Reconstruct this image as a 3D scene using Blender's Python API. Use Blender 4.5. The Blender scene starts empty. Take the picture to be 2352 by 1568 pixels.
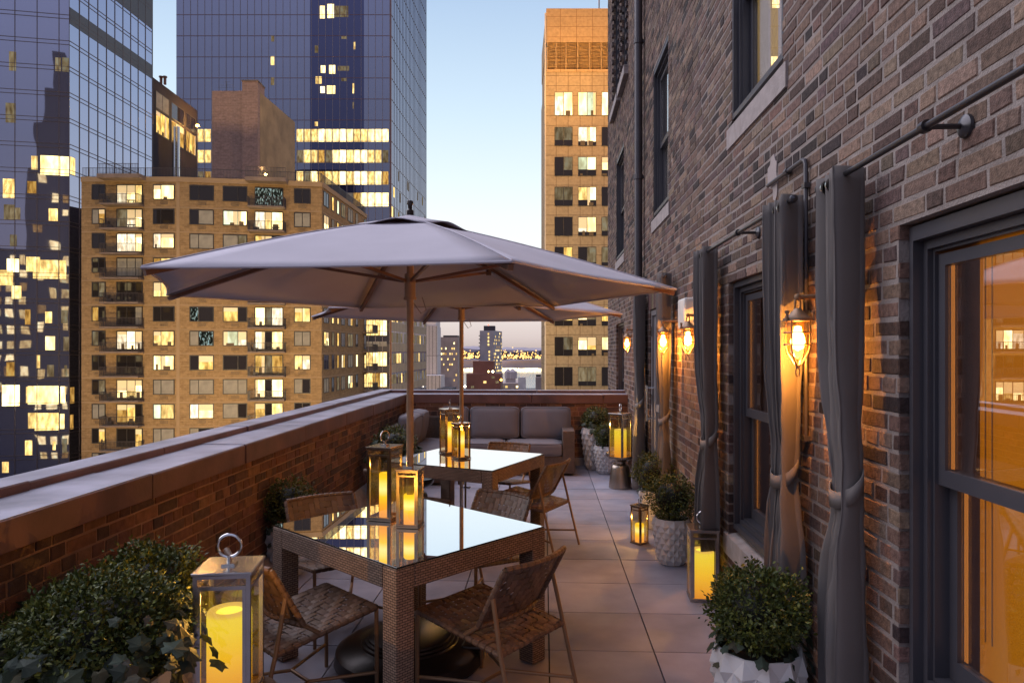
import bpy, bmesh, math, random
from mathutils import Vector, Matrix
R = math.radians
rnd = random.Random(7)
scene = bpy.context.scene
COL = scene.collection

# ------------------------------------------------------------------ camera, sky, exposure
EYE, FOC, U0, V0 = 1.72, 1590.0, 1176.0, 806.0      # eye height; focal length and optic axis in 2352-wide pixels
YAW = math.atan(74 / 1590)
cam = bpy.data.cameras.new('camera')
cam.sensor_width = 36.0
cam.lens = 36.0 * FOC / 2352
cam.shift_y = (V0 - 784) / 2352
cam.clip_start, cam.clip_end = 0.05, 9000
camo = bpy.data.objects.new('camera', cam); COL.objects.link(camo)
camo.location = (0, 0, EYE); camo.rotation_euler = (R(90), 0, YAW)
scene.camera = camo
scene.view_settings.view_transform = 'Standard'
scene.view_settings.look = 'None'
scene.view_settings.exposure = 0.12
scene.view_settings.gamma = 1.0
scene.render.engine = 'CYCLES'
scene.cycles.use_denoising = True
scene.cycles.max_bounces = 7
scene.cycles.diffuse_bounces = 3
scene.cycles.glossy_bounces = 4
scene.cycles.transmission_bounces = 4
scene.cycles.transparent_max_bounces = 28
scene.cycles.sample_clamp_indirect = 4.0
scene.cycles.caustics_reflective = False
scene.cycles.caustics_refractive = False

world = bpy.data.worlds.new("World"); scene.world = world
world.use_nodes = True
wt = world.node_tree; wt.nodes.clear()
def wn(t, **k):
    n = wt.nodes.new(t)
    for a, b in k.items(): setattr(n, a, b)
    return n
w_out = wn('ShaderNodeOutputWorld'); w_bg = wn('ShaderNodeBackground')
w_tc = wn('ShaderNodeTexCoord'); w_sep = wn('ShaderNodeSeparateXYZ')
wt.links.new(w_tc.outputs['Generated'], w_sep.inputs[0])
def ramp(nt, stops):
    n = nt.nodes.new('ShaderNodeValToRGB'); e = n.color_ramp.elements
    while len(e) < len(stops): e.new(0.5)
    for el, (p, c) in zip(e, stops):
        el.position = p; el.color = (*c, 1) if len(c) == 3 else c
    return n
# dusk after sunset: the west (terrace axis, +Y) still glows, the east is deep blue
west = ramp(wt, [(0.0, (.50, .43, .41)), (0.02, (.63, .57, .56)), (0.055, (.74, .69, .68)), (0.11, (.92, .92, .90)), (0.19, (.86, .96, .99)),
                 (0.32, (.63, .79, .93)), (0.45, (.44, .59, .80)), (0.62, (.56, .66, .98)), (1.0, (.62, .68, 1.0))])
east = ramp(wt, [(0.0, (.26, .23, .26)), (0.08, (.31, .30, .36)), (0.25, (.27, .305, .42)), (0.5, (.42, .47, .72)), (1.0, (.62, .68, 1.0))])
wt.links.new(w_sep.outputs['Z'], west.inputs[0]); wt.links.new(w_sep.outputs['Z'], east.inputs[0])
w_map = wn('ShaderNodeMapRange'); w_map.inputs[1].default_value = -0.5; w_map.inputs[2].default_value = 0.8
wt.links.new(w_sep.outputs['Y'], w_map.inputs[0])
w_mix = wn('ShaderNodeMix', data_type='RGBA')
wt.links.new(w_map.outputs[0], w_mix.inputs[0]); wt.links.new(east.outputs[0], w_mix.inputs[6]); wt.links.new(west.outputs[0], w_mix.inputs[7])
# the physical dusk sky on top of the glow
w_sky = wn('ShaderNodeTexSky', sky_type='NISHITA'); w_sky.sun_disc = False
w_sky.sun_elevation = R(-2.0); w_sky.sun_rotation = R(0)
w_add = wn('ShaderNodeMix', data_type='RGBA', blend_type='ADD'); w_add.inputs[0].default_value = 0.06
wt.links.new(w_mix.outputs[2], w_add.inputs[6]); wt.links.new(w_sky.outputs[0], w_add.inputs[7])
wt.links.new(w_add.outputs[2], w_bg.inputs[0]); w_bg.inputs[1].default_value = 1.0
wt.links.new(w_bg.outputs[0], w_out.inputs[0])

# the wide western sky acts like one very soft, slightly violet lamp from the open side of the terrace
sun = bpy.data.lights.new('dusk_sun', 'SUN'); sun.energy = 2.6; sun.angle = R(75); sun.color = (.96, .90, .97)
suno = bpy.data.objects.new('dusk_sun', sun); COL.objects.link(suno)
suno.rotation_euler = Vector((.66, -.30, -.70)).to_track_quat('-Z', 'Y').to_euler()

# ------------------------------------------------------------------ placing helpers
CY, SY = math.cos(YAW), math.sin(YAW)
def cw(x, d):                       # metres aside and ahead of the eye -> world x, y
    return (x * CY - d * SY, x * SY + d * CY)
def pt(u, d):                       # picture column and distance ahead -> world x, y
    return cw((u - U0) / FOC * d, d)
def hz(v, d):                       # picture row and distance ahead -> height
    return EYE + (V0 - v) / FOC * d
def ahead(x, y):
    return -x * SY + y * CY
def flo(u, v, z=0.0):               # the point at height z seen at u, v
    d = (EYE - z) * FOC / (v - V0)
    return (*pt(u, d), z)

# ------------------------------------------------------------------ mesh builder
class MB:
    def __init__(s): s.v = []; s.f = []; s.c = []; s.col = None
    def add(s, vs, fs, col=None):
        b = len(s.v); s.v += [tuple(p) for p in vs]
        for f in fs: s.f.append(tuple(b + i for i in f)); s.c.append(col or s.col or (1, 1, 1))
    def quad(s, a, b, c, d, col=None): s.add([a, b, c, d], [(0, 1, 2, 3)], col)
    def box(s, x0, y0, z0, x1, y1, z1, col=None, T=None):
        if x0 > x1: x0, x1 = x1, x0
        if y0 > y1: y0, y1 = y1, y0
        if z0 > z1: z0, z1 = z1, z0
        vs = [Vector((x, y, z)) for z in (z0, z1) for y in (y0, y1) for x in (x0, x1)]
        if T is not None: vs = [T @ p for p in vs]
        s.add(vs, [(0, 2, 3, 1), (4, 5, 7, 6), (0, 1, 5, 4), (2, 6, 7, 3), (0, 4, 6, 2), (1, 3, 7, 5)], col)
    def bbox(s, x0, y0, z0, x1, y1, z1, r=.01, col=None, T=None):     # box with chamfered edges
        bm = bmesh.new(); bmesh.ops.create_cube(bm, size=1)
        for p in bm.verts: p.co = Vector(((x0 + x1) / 2 + p.co.x * abs(x1 - x0), (y0 + y1) / 2 + p.co.y * abs(y1 - y0), (z0 + z1) / 2 + p.co.z * abs(z1 - z0)))
        bmesh.ops.bevel(bm, geom=list(bm.edges), offset=r, segments=2, affect='EDGES', profile=.6)
        s.bm(bm, T, col)
    def bm(s, bm, T=None, col=None):
        bm.verts.index_update()
        vs = [T @ p.co if T is not None else p.co.copy() for p in bm.verts]
        s.add(vs, [[p.index for p in f.verts] for f in bm.faces], col); bm.free()
    def tube(s, pts, r, n=8, closed=False, cap=True, col=None, sq=False):
        P = [Vector(p) for p in pts]; m = len(P); rings = []
        rr = r if isinstance(r, (list, tuple)) else [r] * m
        up = None
        for i, p in enumerate(P):
            a = P[(i - 1) % m] if (closed or i > 0) else p
            b = P[(i + 1) % m] if (closed or i < m - 1) else p
            t = (b - a).normalized()
            if up is None:
                up = Vector((0, 0, 1)) if abs(t.z) < .9 else Vector((0, 1, 0))
            x = t.cross(up)
            if x.length < 1e-6: x = t.orthogonal()
            x.normalize(); y = x.cross(t).normalized(); up = y
            rings.append([p + (x * math.cos(2 * math.pi * (k + .5 * sq) / n) + y * math.sin(2 * math.pi * (k + .5 * sq) / n)) * rr[i] for k in range(n)])
        vs = [q for g in rings for q in g]; fs = []
        for i in range(m if closed else m - 1):
            j = (i + 1) % m
            for k in range(n):
                l = (k + 1) % n
                fs.append((i * n + k, i * n + l, j * n + l, j * n + k))
        if cap and not closed:
            fs.append(tuple(reversed(range(n)))); fs.append(tuple((m - 1) * n + k for k in range(n)))
        s.add(vs, fs, col)
    def lathe(s, prof, n=24, c=(0, 0, 0), col=None, T=None):
        vs = []; fs = []; m = len(prof)
        for r, z in prof:
            for k in range(n):
                a = 2 * math.pi * k / n
                p = Vector((c[0] + r * math.cos(a), c[1] + r * math.sin(a), c[2] + z))
                vs.append(T @ p if T is not None else p)
        for i in range(m - 1):
            for k in range(n):
                l = (k + 1) % n
                fs.append((i * n + k, i * n + l, (i + 1) * n + l, (i + 1) * n + k))
        if prof[0][0] > 1e-4: fs.append(tuple(reversed(range(n))))
        if prof[-1][0] > 1e-4: fs.append(tuple((m - 1) * n + k for k in range(n)))
        s.add(vs, fs, col)
    def mesh(s, name, mat, smooth=False, off=(0, 0, 0)):
        me = bpy.data.meshes.new(name)
        me.from_pydata([(p[0] - off[0], p[1] - off[1], p[2] - off[2]) for p in s.v], [], s.f)
        me.validate(); me.update()
        if len(me.polygons) == len(s.c):
            ca = me.color_attributes.new('tint', 'FLOAT_COLOR', 'CORNER')
            buf = []
            for p, c in zip(me.polygons, s.c): buf += [c[0], c[1], c[2], 1.0] * p.loop_total
            ca.data.foreach_set('color', buf)
        uv = me.uv_layers.new(name='uv'); ub = []
        for p in me.polygons:
            n = p.normal; ax = max(range(3), key=lambda i: abs(n[i]))
            for li in p.vertices:
                q = s.v[li]
                if ax == 2: ub += [q[0], q[1]]
                elif ax == 1: ub += [q[0], q[2]]
                else: ub += [q[1], q[2]]
        uv.data.foreach_set('uv', ub)
        if smooth:
            me.polygons.foreach_set('use_smooth', [True] * len(me.polygons))
            try: me.set_sharp_from_angle(angle=R(40))
            except Exception: pass
        if mat: me.materials.append(mat)
        return me
    def build(s, name, mat, parent=None, smooth=False, off=(0, 0, 0)):
        o = bpy.data.objects.new(name, s.mesh(name, mat, smooth, off)); COL.objects.link(o)
        if parent: o.parent = parent
        return o

def tag(o, label=None, cat=None, group=None, kind=None):
    if label: o['label'] = label
    if cat: o['category'] = cat
    if group: o['group'] = group
    if kind: o['kind'] = kind
    return o
def thing(name, label, cat, loc=(0, 0, 0), rz=0, group=None):
    o = bpy.data.objects.new(name, None); COL.objects.link(o)
    o.empty_display_size = .2
    o.location = loc; o.rotation_euler = (0, 0, rz)
    return tag(o, label, cat, group)
def inst(name, me, parent, M=None):
    o = bpy.data.objects.new(name, me); COL.objects.link(o); o.parent = parent
    if M is not None: o.matrix_local = M
    return o
def kids(o): return [c for c in COL.objects if c.parent == o]
def copy_tree(o, par=None):
    c = o.copy(); COL.objects.link(c)
    if par: c.parent = par
    for k in list(o.children): copy_tree(k, c)
    return c
def scale_T(loc, rz=0): return Matrix.Translation(loc) @ Matrix.Rotation(rz, 4, 'Z')

# ------------------------------------------------------------------ materials
def mat(name, col, rough=.6, metal=0.0, var=.12, vs=6.0, bump=0.0, bs=60.0, attr=False, spec=.5, trans=0.0, coat=0.0, col2=None, emit=None, es=0.0):
    m = bpy.data.materials.new(name); m.use_nodes = True
    nt = m.node_tree; b = nt.nodes['Principled BSDF']; L = nt.links.new
    b.inputs['Roughness'].default_value = rough; b.inputs['Metallic'].default_value = metal
    b.inputs['Specular IOR Level'].default_value = spec; b.inputs['Coat Weight'].default_value = coat
    tc = nt.nodes.new('ShaderNodeTexCoord')
    nz = nt.nodes.new('ShaderNodeTexNoise'); nz.inputs['Scale'].default_value = vs; nz.inputs['Detail'].default_value = 5
    L(tc.outputs['Object'], nz.inputs['Vector'])
    rp = ramp(nt, [(.3, (1 - var,) * 3), (.7, (1 + var,) * 3)])
    if col2:
        rp = ramp(nt, [(.35, col), (.65, col2)])
    L(nz.outputs[0], rp.inputs[0])
    mx = nt.nodes.new('ShaderNodeMix'); mx.data_type = 'RGBA'; mx.blend_type = 'MULTIPLY'; mx.inputs[0].default_value = 1
    if attr:
        at = nt.nodes.new('ShaderNodeAttribute'); at.attribute_name = 'tint'
        if col2: L(at.outputs['Color'], mx.inputs[6])
        else:
            m0 = nt.nodes.new('ShaderNodeMix'); m0.data_type = 'RGBA'; m0.blend_type = 'MULTIPLY'; m0.inputs[0].default_value = 1
            m0.inputs[6].default_value = (*col, 1); L(at.outputs['Color'], m0.inputs[7]); L(m0.outputs[2], mx.inputs[6])
    else:
        mx.inputs[6].default_value = (1, 1, 1, 1) if col2 else (*col, 1)
    L(rp.outputs[0], mx.inputs[7]); L(mx.outputs[2], b.inputs['Base Color'])
    if bump:
        n2 = nt.nodes.new('ShaderNodeTexNoise'); n2.inputs['Scale'].default_value = bs; n2.inputs['Detail'].default_value = 4
        L(tc.outputs['Object'], n2.inputs['Vector'])
        bp = nt.nodes.new('ShaderNodeBump'); bp.inputs['Strength'].default_value = bump; bp.inputs['Distance'].default_value = .01
        L(n2.outputs[0], bp.inputs['Height']); L(bp.outputs[0], b.inputs['Normal'])
    if emit:
        b.inputs['Emission Color'].default_value = (*emit, 1); b.inputs['Emission Strength'].default_value = es
    return m
def brickmat(name, c1, c2, mortar, bw, bh, gap=.01, off=.5, rough=.8, bump=.3, scale=1.0, bias=0.0, spec=.3, metal=0.0):
    m = mat(name, c1, rough, metal, var=.15, vs=3, spec=spec)
    nt = m.node_tree; b = nt.nodes['Principled BSDF']; L = nt.links.new
    uv = nt.nodes.new('ShaderNodeUVMap'); uv.uv_map = 'uv'
    br = nt.nodes.new('ShaderNodeTexBrick'); br.offset = off
    for k, v in (('Color1', (*c1, 1)), ('Color2', (*c2, 1)), ('Mortar', (*mortar, 1))): br.inputs[k].default_value = v
    br.inputs['Scale'].default_value = scale; br.inputs['Mortar Size'].default_value = gap
    br.inputs['Brick Width'].default_value = bw; br.inputs['Row Height'].default_value = bh; br.inputs['Bias'].default_value = bias
    L(uv.outputs[0], br.inputs['Vector'])
    mx = [n for n in nt.nodes if n.bl_idname == 'ShaderNodeMix'][0]
    L(br.outputs['Color'], mx.inputs[6])
    if bump:
        bp = nt.nodes.new('ShaderNodeBump'); bp.inputs['Strength'].default_value = bump; bp.inputs['Distance'].default_value = .01; bp.invert = True
        L(br.outputs['Fac'], bp.inputs['Height']); L(bp.outputs[0], b.inputs['Normal'])
    return m
def glow(name, c, s):
    m = bpy.data.materials.new(name); m.use_nodes = True; nt = m.node_tree; nt.nodes.clear()
    o = nt.nodes.new('ShaderNodeOutputMaterial'); e = nt.nodes.new('ShaderNodeEmission')
    e.inputs[0].default_value = (*c, 1); e.inputs[1].default_value = s
    nt.links.new(e.outputs[0], o.inputs[0]); return m
def roomglow(name, c, s, k=.35, sc=1.2, lo=.28, hi=.68, hot=1.25):      # a lit room: uneven lamps, curtains and furniture behind the pane
    m = glow(name, c, s); nt = m.node_tree; L = nt.links.new
    e = [n for n in nt.nodes if n.bl_idname == 'ShaderNodeEmission'][0]
    tc = nt.nodes.new('ShaderNodeTexCoord'); nz = nt.nodes.new('ShaderNodeTexNoise'); oi = nt.nodes.new('ShaderNodeObjectInfo')
    nz.noise_dimensions = '4D'; nz.inputs['Scale'].default_value = sc; nz.inputs['Detail'].default_value = 4
    mp = nt.nodes.new('ShaderNodeMapping'); mp.inputs['Scale'].default_value = (1.7, 1.7, .6)
    L(tc.outputs['Object'], mp.inputs[0]); L(mp.outputs[0], nz.inputs['Vector'])
    ml = nt.nodes.new('ShaderNodeMath'); ml.operation = 'MULTIPLY'; ml.inputs[1].default_value = 37; L(oi.outputs['Random'], ml.inputs[0]); L(ml.outputs[0], nz.inputs['W'])
    g = lambda q, r: (min(1, c[0] * q), min(1, c[1] * q * r), min(1, c[2] * q * r * r))
    rp = ramp(nt, [(lo, g(k, .82)), (lo + (hi - lo) * .4, g((k + 1) / 2, .92)), (lo + (hi - lo) * .7, g(1, 1)), (hi, (min(1, c[0] * 1.0), min(1, c[1] * hot), min(1, c[2] * hot * hot)))])
    L(nz.outputs[0], rp.inputs[0]); L(rp.outputs[0], e.inputs[0])
    mr = nt.nodes.new('ShaderNodeMapRange'); mr.inputs[3].default_value = s * .72; mr.inputs[4].default_value = s * 1.2; L(oi.outputs['Random'], mr.inputs[0]); L(mr.outputs[0], e.inputs[1])
    return m
def thinglass(name, tint=(1, 1, 1), lo=.06, hi=.6, power=2.5, gcol=(1, 1, 1), rough=0.0, wave=0.0, ws=.3):
    m = bpy.data.materials.new(name); m.use_nodes = True; nt = m.node_tree; nt.nodes.clear(); L = nt.links.new
    o = nt.nodes.new('ShaderNodeOutputMaterial'); mx = nt.nodes.new('ShaderNodeMixShader')
    t = nt.nodes.new('ShaderNodeBsdfTransparent'); g = nt.nodes.new('ShaderNodeBsdfGlossy')
    t.inputs[0].default_value = (*tint, 1); g.inputs[0].default_value = (*gcol, 1); g.inputs['Roughness'].default_value = rough
    fac_nodes(nt, mx, lo, hi, power)
    L(t.outputs[0], mx.inputs[1]); L(g.outputs[0], mx.inputs[2]); L(mx.outputs[0], o.inputs[0])
    if wave: wavy(nt, g, wave, ws)
    return m
def fac_nodes(nt, mx, lo, hi, power):
    L = nt.links.new
    lw = nt.nodes.new('ShaderNodeLayerWeight'); lw.inputs[0].default_value = .5
    pw = nt.nodes.new('ShaderNodeMath'); pw.operation = 'POWER'; pw.inputs[1].default_value = power; L(lw.outputs['Facing'], pw.inputs[0])
    mr = nt.nodes.new('ShaderNodeMapRange'); mr.inputs[3].default_value = lo; mr.inputs[4].default_value = hi
    L(pw.outputs[0], mr.inputs[0]); L(mr.outputs[0], mx.inputs[0])
def wavy(nt, g, strength, scale):
    L = nt.links.new
    tc = nt.nodes.new('ShaderNodeTexCoord'); nz = nt.nodes.new('ShaderNodeTexNoise'); nz.inputs['Scale'].default_value = scale; nz.inputs['Detail'].default_value = 1
    bp = nt.nodes.new('ShaderNodeBump'); bp.inputs['Strength'].default_value = strength; bp.inputs['Distance'].default_value = .25
    L(tc.outputs['Object'], nz.inputs['Vector']); L(nz.outputs[0], bp.inputs['Height']); L(bp.outputs[0], g.inputs['Normal'])
def mirrorglass(name, base, gcol, lo, hi, power=1.5, wave=.0, ws=.3, rough=.02):     # opaque coated curtain-wall glass
    m = bpy.data.materials.new(name); m.use_nodes = True; nt = m.node_tree; nt.nodes.clear(); L = nt.links.new
    o = nt.nodes.new('ShaderNodeOutputMaterial'); mx = nt.nodes.new('ShaderNodeMixShader')
    d = nt.nodes.new('ShaderNodeBsdfDiffuse'); g = nt.nodes.new('ShaderNodeBsdfGlossy')
    d.inputs[0].default_value = (*base, 1); g.inputs[0].default_value = (*gcol, 1); g.inputs['Roughness'].default_value = rough
    fac_nodes(nt, mx, lo, hi, power)
    L(d.outputs[0], mx.inputs[1]); L(g.outputs[0], mx.inputs[2]); L(mx.outputs[0], o.inputs[0])
    if wave: wavy(nt, g, wave, ws)
    return m

MT = {}
MT['hotel_brick'] = mat('hotel_brick', (1, 1, 1), .85, var=.38, vs=48, bump=.5, bs=160, attr=True, spec=.25)
MT['mortar'] = mat('mortar', (.275, .232, .208), .9, var=.18, vs=9, bump=.6, bs=120, spec=.2)
MT['parapet_mortar'] = mat('parapet_mortar', (.30, .18, .125), .9, var=.2, vs=9, bump=.5, bs=120, spec=.2)
MT['coping_face'] = mat('coping_face', (.125, .056, .045), .6, var=.3, vs=4, bump=.15, bs=50)
MT['coping_top'] = mat('coping_top', (.245, .235, .285), .48, var=.42, vs=3.0, bump=.2, bs=14)
MT['paver'] = mat('paver', (.285, .272, .318), .68, var=.2, vs=3.0, bump=.25, bs=240, attr=True, spec=.4)
MT['joint'] = mat('joint', (.035, .033, .035), .9)
MT['frame_metal'] = mat('frame_metal', (.052, .05, .058), .38, var=.06, spec=.5)
MT['pipe'] = mat('pipe', (.075, .066, .07), .4, metal=.3)
MT['rod'] = mat('rod', (.07, .066, .07), .3, metal=.75)
MT['curtain'] = mat('curtain', (.16, .143, .132), .85, var=.08, vs=3, bump=.2, bs=400, spec=.25)
MT['sill'] = mat('sill', (.33, .28, .26), .85, var=.2, vs=12, bump=.5, bs=90)
MT['shade'] = roomglow('roller_shade', (.90, .27, .012), .95, .92, .6)
MT['jamb_glow'] = glow('jamb_glow', (1.0, .33, .05), .9)  # glow painted on thin strips as room light catching the jamb
MT['room_dark'] = mat('room_dark', (.06, .035, .035), .9, emit=(.10, .03, .02), es=.18)
MT['room_yellow'] = roomglow('room_yellow', (.95, .66, .22), .85, .7, .8)
MT['room_curtain'] = mat('room_curtain', (.4, .36, .36), .9, emit=(.60, .52, .50), es=.75)  # glow put into the cloth so the upper panes look pale
MT['window_glass'] = thinglass('window_glass', (.93, .93, .93), .10, .85, 1.5)
MT['upper_glass'] = thinglass('upper_glass', (.9, .9, .9), .14, .6, 1.5)
MT['lit_glass'] = thinglass('lit_glass', (.95, .95, .95), .08, .7, 1.8)
MT['chrome'] = mat('chrome', (.62, .60, .58), .16, metal=1, var=.05)
MT['lantern_metal'] = mat('lantern_metal', (.34, .26, .185), .22, metal=1, var=.1, vs=14)
MT['lantern_glass'] = thinglass('lantern_glass', (.95, .90, .80), .07, .6, 2.2)
MT['wicker'] = brickmat('wicker', (.33, .225, .16), (.23, .155, .11), (.025, .016, .012), .030, .012, .0016, .5, .55, 1.0)
MT['sofa_wicker'] = brickmat('sofa_wicker', (.20, .135, .105), (.14, .095, .075), (.02, .014, .012), .030, .012, .0016, .5, .6, 1.0)
MT['strap'] = mat('strap', (.145, .082, .050), .55, var=.15, vs=12, bump=.2, bs=120, attr=True)
MT['bronze'] = mat('bronze', (.26, .155, .085), .42, metal=.5)
MT['cushion'] = mat('cushion', (.175, .158, .168), .9, var=.05, bump=.25, bs=420, spec=.2)
MT['table_glass'] = mirrorglass('table_glass', (.09, .062, .05), (.99, .99, 1), .50, 1.0, .55, rough=0.0)
MT['glass_edge'] = mat('glass_edge', (.012, .02, .02), .12)
MT['canopy'] = mat('canopy', (.30, .255, .235), .9, var=.05, vs=1.5, bump=.15, bs=300, spec=.15)
MT['wood_pole'] = mat('wood_pole', (.36, .235, .145), .42, var=.2, vs=9)
MT['umbrella_rib'] = mat('umbrella_rib', (.16, .08, .05), .45, var=.2, vs=9)
MT['dark_bronze'] = mat('dark_bronze', (.035, .026, .022), .3, metal=.6, var=.15)
MT['stool_metal'] = mat('stool_metal', (.40, .33, .27), .33, metal=1, var=.12, vs=5)
MT['pot_white'] = mat('pot_white', (.62, .60, .58), .5, var=.06, vs=6)
MT['soil'] = mat('soil', (.02, .014, .01), .95)
MT['boxwood'] = mat('boxwood', (.085, .095, .022), .5, attr=True, var=.25, vs=20, spec=.35)
MT['ivy'] = mat('ivy', (.036, .05, .03), .62, attr=True, var=.3, vs=20, spec=.2)
MT['stem'] = mat('stem', (.05, .035, .02), .8)
MT['white_box'] = mat('white_box', (.70, .66, .60), .4)
MT['door_paint'] = mat('door_paint', (.22, .20, .20), .35)
MT['patch'] = mat('patch', (.36, .30, .275), .9, var=.1, bump=.3)
def candle_mat():
    m = glow('candle_wax', (1, .68, .06), 1.0); nt = m.node_tree; L = nt.links.new
    e = [n for n in nt.nodes if n.bl_idname == 'ShaderNodeEmission'][0]
    tc = nt.nodes.new('ShaderNodeTexCoord'); sp = nt.nodes.new('ShaderNodeSeparateXYZ'); L(tc.outputs['Generated'], sp.inputs[0])
    rp = ramp(nt, [(0, (.70, .28, .05)), (.28, (.92, .40, .03)), (.46, (1.0, .60, .03)), (.62, (1.15, .88, .34)), (.76, (1.1, .80, .20)), (.88, (1.0, .62, .03)), (1, (.90, .52, .02))])
    L(sp.outputs[2], rp.inputs[0]); L(rp.outputs[0], e.inputs[0]); e.inputs[1].default_value = 1.45
    return m
MT['candle'] = candle_mat()
def big_candle():
    m = glow('large_candle_wax', (1, .68, .06), 1.0); nt = m.node_tree; L = nt.links.new
    e = [n for n in nt.nodes if n.bl_idname == 'ShaderNodeEmission'][0]
    tc = nt.nodes.new('ShaderNodeTexCoord'); sp = nt.nodes.new('ShaderNodeSeparateXYZ'); L(tc.outputs['Generated'], sp.inputs[0])
    rp = ramp(nt, [(0, (.80, .30, .03)), (.18, (.90, .42, .03)), (.5, (1.0, .60, .03)), (.82, (1.0, .76, .05)), (.95, (1.0, .78, .07)), (.985, (.90, .62, .11)), (1, (.84, .55, .12))])
    L(sp.outputs[2], rp.inputs[0]); L(rp.outputs[0], e.inputs[0]); e.inputs[1].default_value = 1.0
    return m
MT['candle_big'] = big_candle()
MT['steel'] = mat('lantern_steel', (.50, .46, .44), .2, metal=1, var=.08, vs=10)
MT['candle_top_glow'] = glow('glow_disc', (1.0, .84, .10), 1.5)  # glow put on a disc for the lit inside of the candle top
MT['bulb'] = glow('bulb', (1.0, .50, .11), 75)
MT['lamp_glass'] = thinglass('lamp_glass', (1, .82, .5), .05, .5, 2.2)

def translucent(m, col, k):
    nt = m.node_tree; L = nt.links.new; b = nt.nodes['Principled BSDF']; o = [n for n in nt.nodes if n.bl_idname == 'ShaderNodeOutputMaterial'][0]
    t = nt.nodes.new('ShaderNodeBsdfTranslucent'); t.inputs[0].default_value = (*col, 1); mx = nt.nodes.new('ShaderNodeMixShader'); mx.inputs[0].default_value = k
    L(b.outputs[0], mx.inputs[1]); L(t.outputs[0], mx.inputs[2]); L(mx.outputs[0], o.inputs[0])
MT['canopy'] = mat('canopy_fabric', (.56, .53, .575), .9, var=.07, vs=2.5, bump=.15, bs=300, spec=.15)
translucent(MT['canopy'], (.50, .30, .20), .11)

# ================================================================== THE TERRACE
XW, XL, YB, YN = 1.25, -2.09, 10.44, -1.2       # hotel wall, parapet edge, end parapet, ground behind the eye
def course(mb, P, s0, s1, z0, z1, pal, holes=(), ch=.0677, cham=lambda s: True, seed=1, head=.28, depth=.10, jit=.0028, hb=6, lens=(.200, .092), gap=.0135):
    """bricks on a wall face; P(s, z, out) -> world point"""
    rg = random.Random(seed); k = 0; z = z0
    while z < z1 - .02:
        zt = min(z + ch, z1); zb0, zb1 = z + gap * .5, zt - gap * .5; zc = (z + zt) / 2
        s = s0 - rg.random() * .2
        hc = (k % hb == hb - 1)
        while s < s1:
            ln = lens[1] if (hc or rg.random() < head) else lens[0] * rg.choice((1, 1, 1, .75 if rg.random() < .2 else 1))
            segs = [(max(s, s0), min(s + ln, s1))]
            for (h0, h1, y0, y1) in holes:
                if y0 < zc < y1:
                    nx = []
                    for a, b in segs:
                        if b <= h0 or a >= h1: nx.append((a, b))
                        else:
                            if a < h0: nx.append((a, h0))
                            if b > h1: nx.append((h1, b))
                    segs = nx
            c = rg.choice(pal); v = rg.uniform(.8, 1.22); col = tuple(min(1, q * v * rg.uniform(.95, 1.05)) for q in c)
            for a, b in segs:
                if b - a < .008: continue
                o = rg.uniform(-.0025, .0015)
                j = lambda: rg.uniform(-jit, jit)
                A = [(a + j(), zb0 + j()), (b + j(), zb0 + j()), (b + j(), zb1 + j()), (a + j(), zb1 + j())]
                if cham(s):
                    e = .004
                    In = [(A[0][0] + e, A[0][1] + e), (A[1][0] - e, A[1][1] + e), (A[2][0] - e, A[2][1] - e), (A[3][0] + e, A[3][1] - e)]
                    vs = [P(q[0], q[1], -depth) for q in A] + [P(q[0], q[1], o - .004) for q in A] + [P(q[0], q[1], o) for q in In]
                    fs = [(8, 9, 10, 11)] + [(4 + i, 4 + (i + 1) % 4, 8 + (i + 1) % 4, 8 + i) for i in range(4)] + [(i, (i + 1) % 4, 4 + (i + 1) % 4, 4 + i) for i in range(4)]
                else:
                    vs = [P(q[0], q[1], -depth) for q in A] + [P(q[0], q[1], o) for q in A]
                    fs = [(4, 5, 6, 7)] + [(i, (i + 1) % 4, 4 + (i + 1) % 4, 4 + i) for i in range(4)]
                mb.add(vs, fs, col)
            s += ln + gap
        z = zt; k += 1

# ---- paving
fl = MB(); rg = random.Random(3)
tx, ty, x00, y00 = .60, .585, .628 - .6 * 6, 6.92 - .585 * 15
for i in range(9):
    for j in range(24):
        xa, ya = x00 + i * tx, y00 + j * ty
        xb, yb = min(xa + tx, XW + .02), min(ya + ty, YB + .02); xa = max(xa, XL - .03); 
        if xb - xa < .03 or yb - ya < .03 or ya > YB: continue
        q = rg.uniform(.84, 1.10); w = rg.uniform(-.012, .012)
        fl.box(xa + .004, ya + .0035, -.045, xb - .004, yb - .0035, rg.uniform(-.0015, .001), (q + w, q, q - w))
tag(fl.build('paving', MT['paver']), kind='structure')
sb = MB(); sb.box(XL - .5, YN - 2, -.4, XW + .3, YB + .6, -.022)
tag(sb.build('roof_slab', MT['joint']), kind='structure')

# ---- parapet walls
PAL_P = [(.17, .078, .045), (.13, .058, .036), (.105, .06, .042), (.20, .10, .055), (.15, .07, .05), (.085, .048, .038)]
MT['parapet_brick'] = mat('parapet_brick', (1, 1, 1), .85, var=.25, vs=22, bump=.5, bs=140, attr=True, spec=.25)
par = thing('parapet_wall', 'long reddish brick parapet with a stepped metal topped coping', 'parapet wall', (-2.3, 5, 0))
def prt(mb, name, m, p, smooth=False): return mb.build(name, MT[m] if isinstance(m, str) else m, p, smooth, p.location)
w = MB(); w.box(-2.585, YN - 2, -3, -2.121, YB + .5, .99); prt(w, 'wall_core', 'parapet_mortar', par)
w = MB(); course(w, lambda s, z, o: (-2.115 + o, s, z), 0.3, YB, .0, .932, PAL_P, seed=5, cham=lambda s: s < 6, depth=.012, gap=.010); prt(w, 'brick_facing', 'parapet_brick', par)
cop = MB(); top = MB(); rg = random.Random(9); y = YN - 1.5
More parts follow.
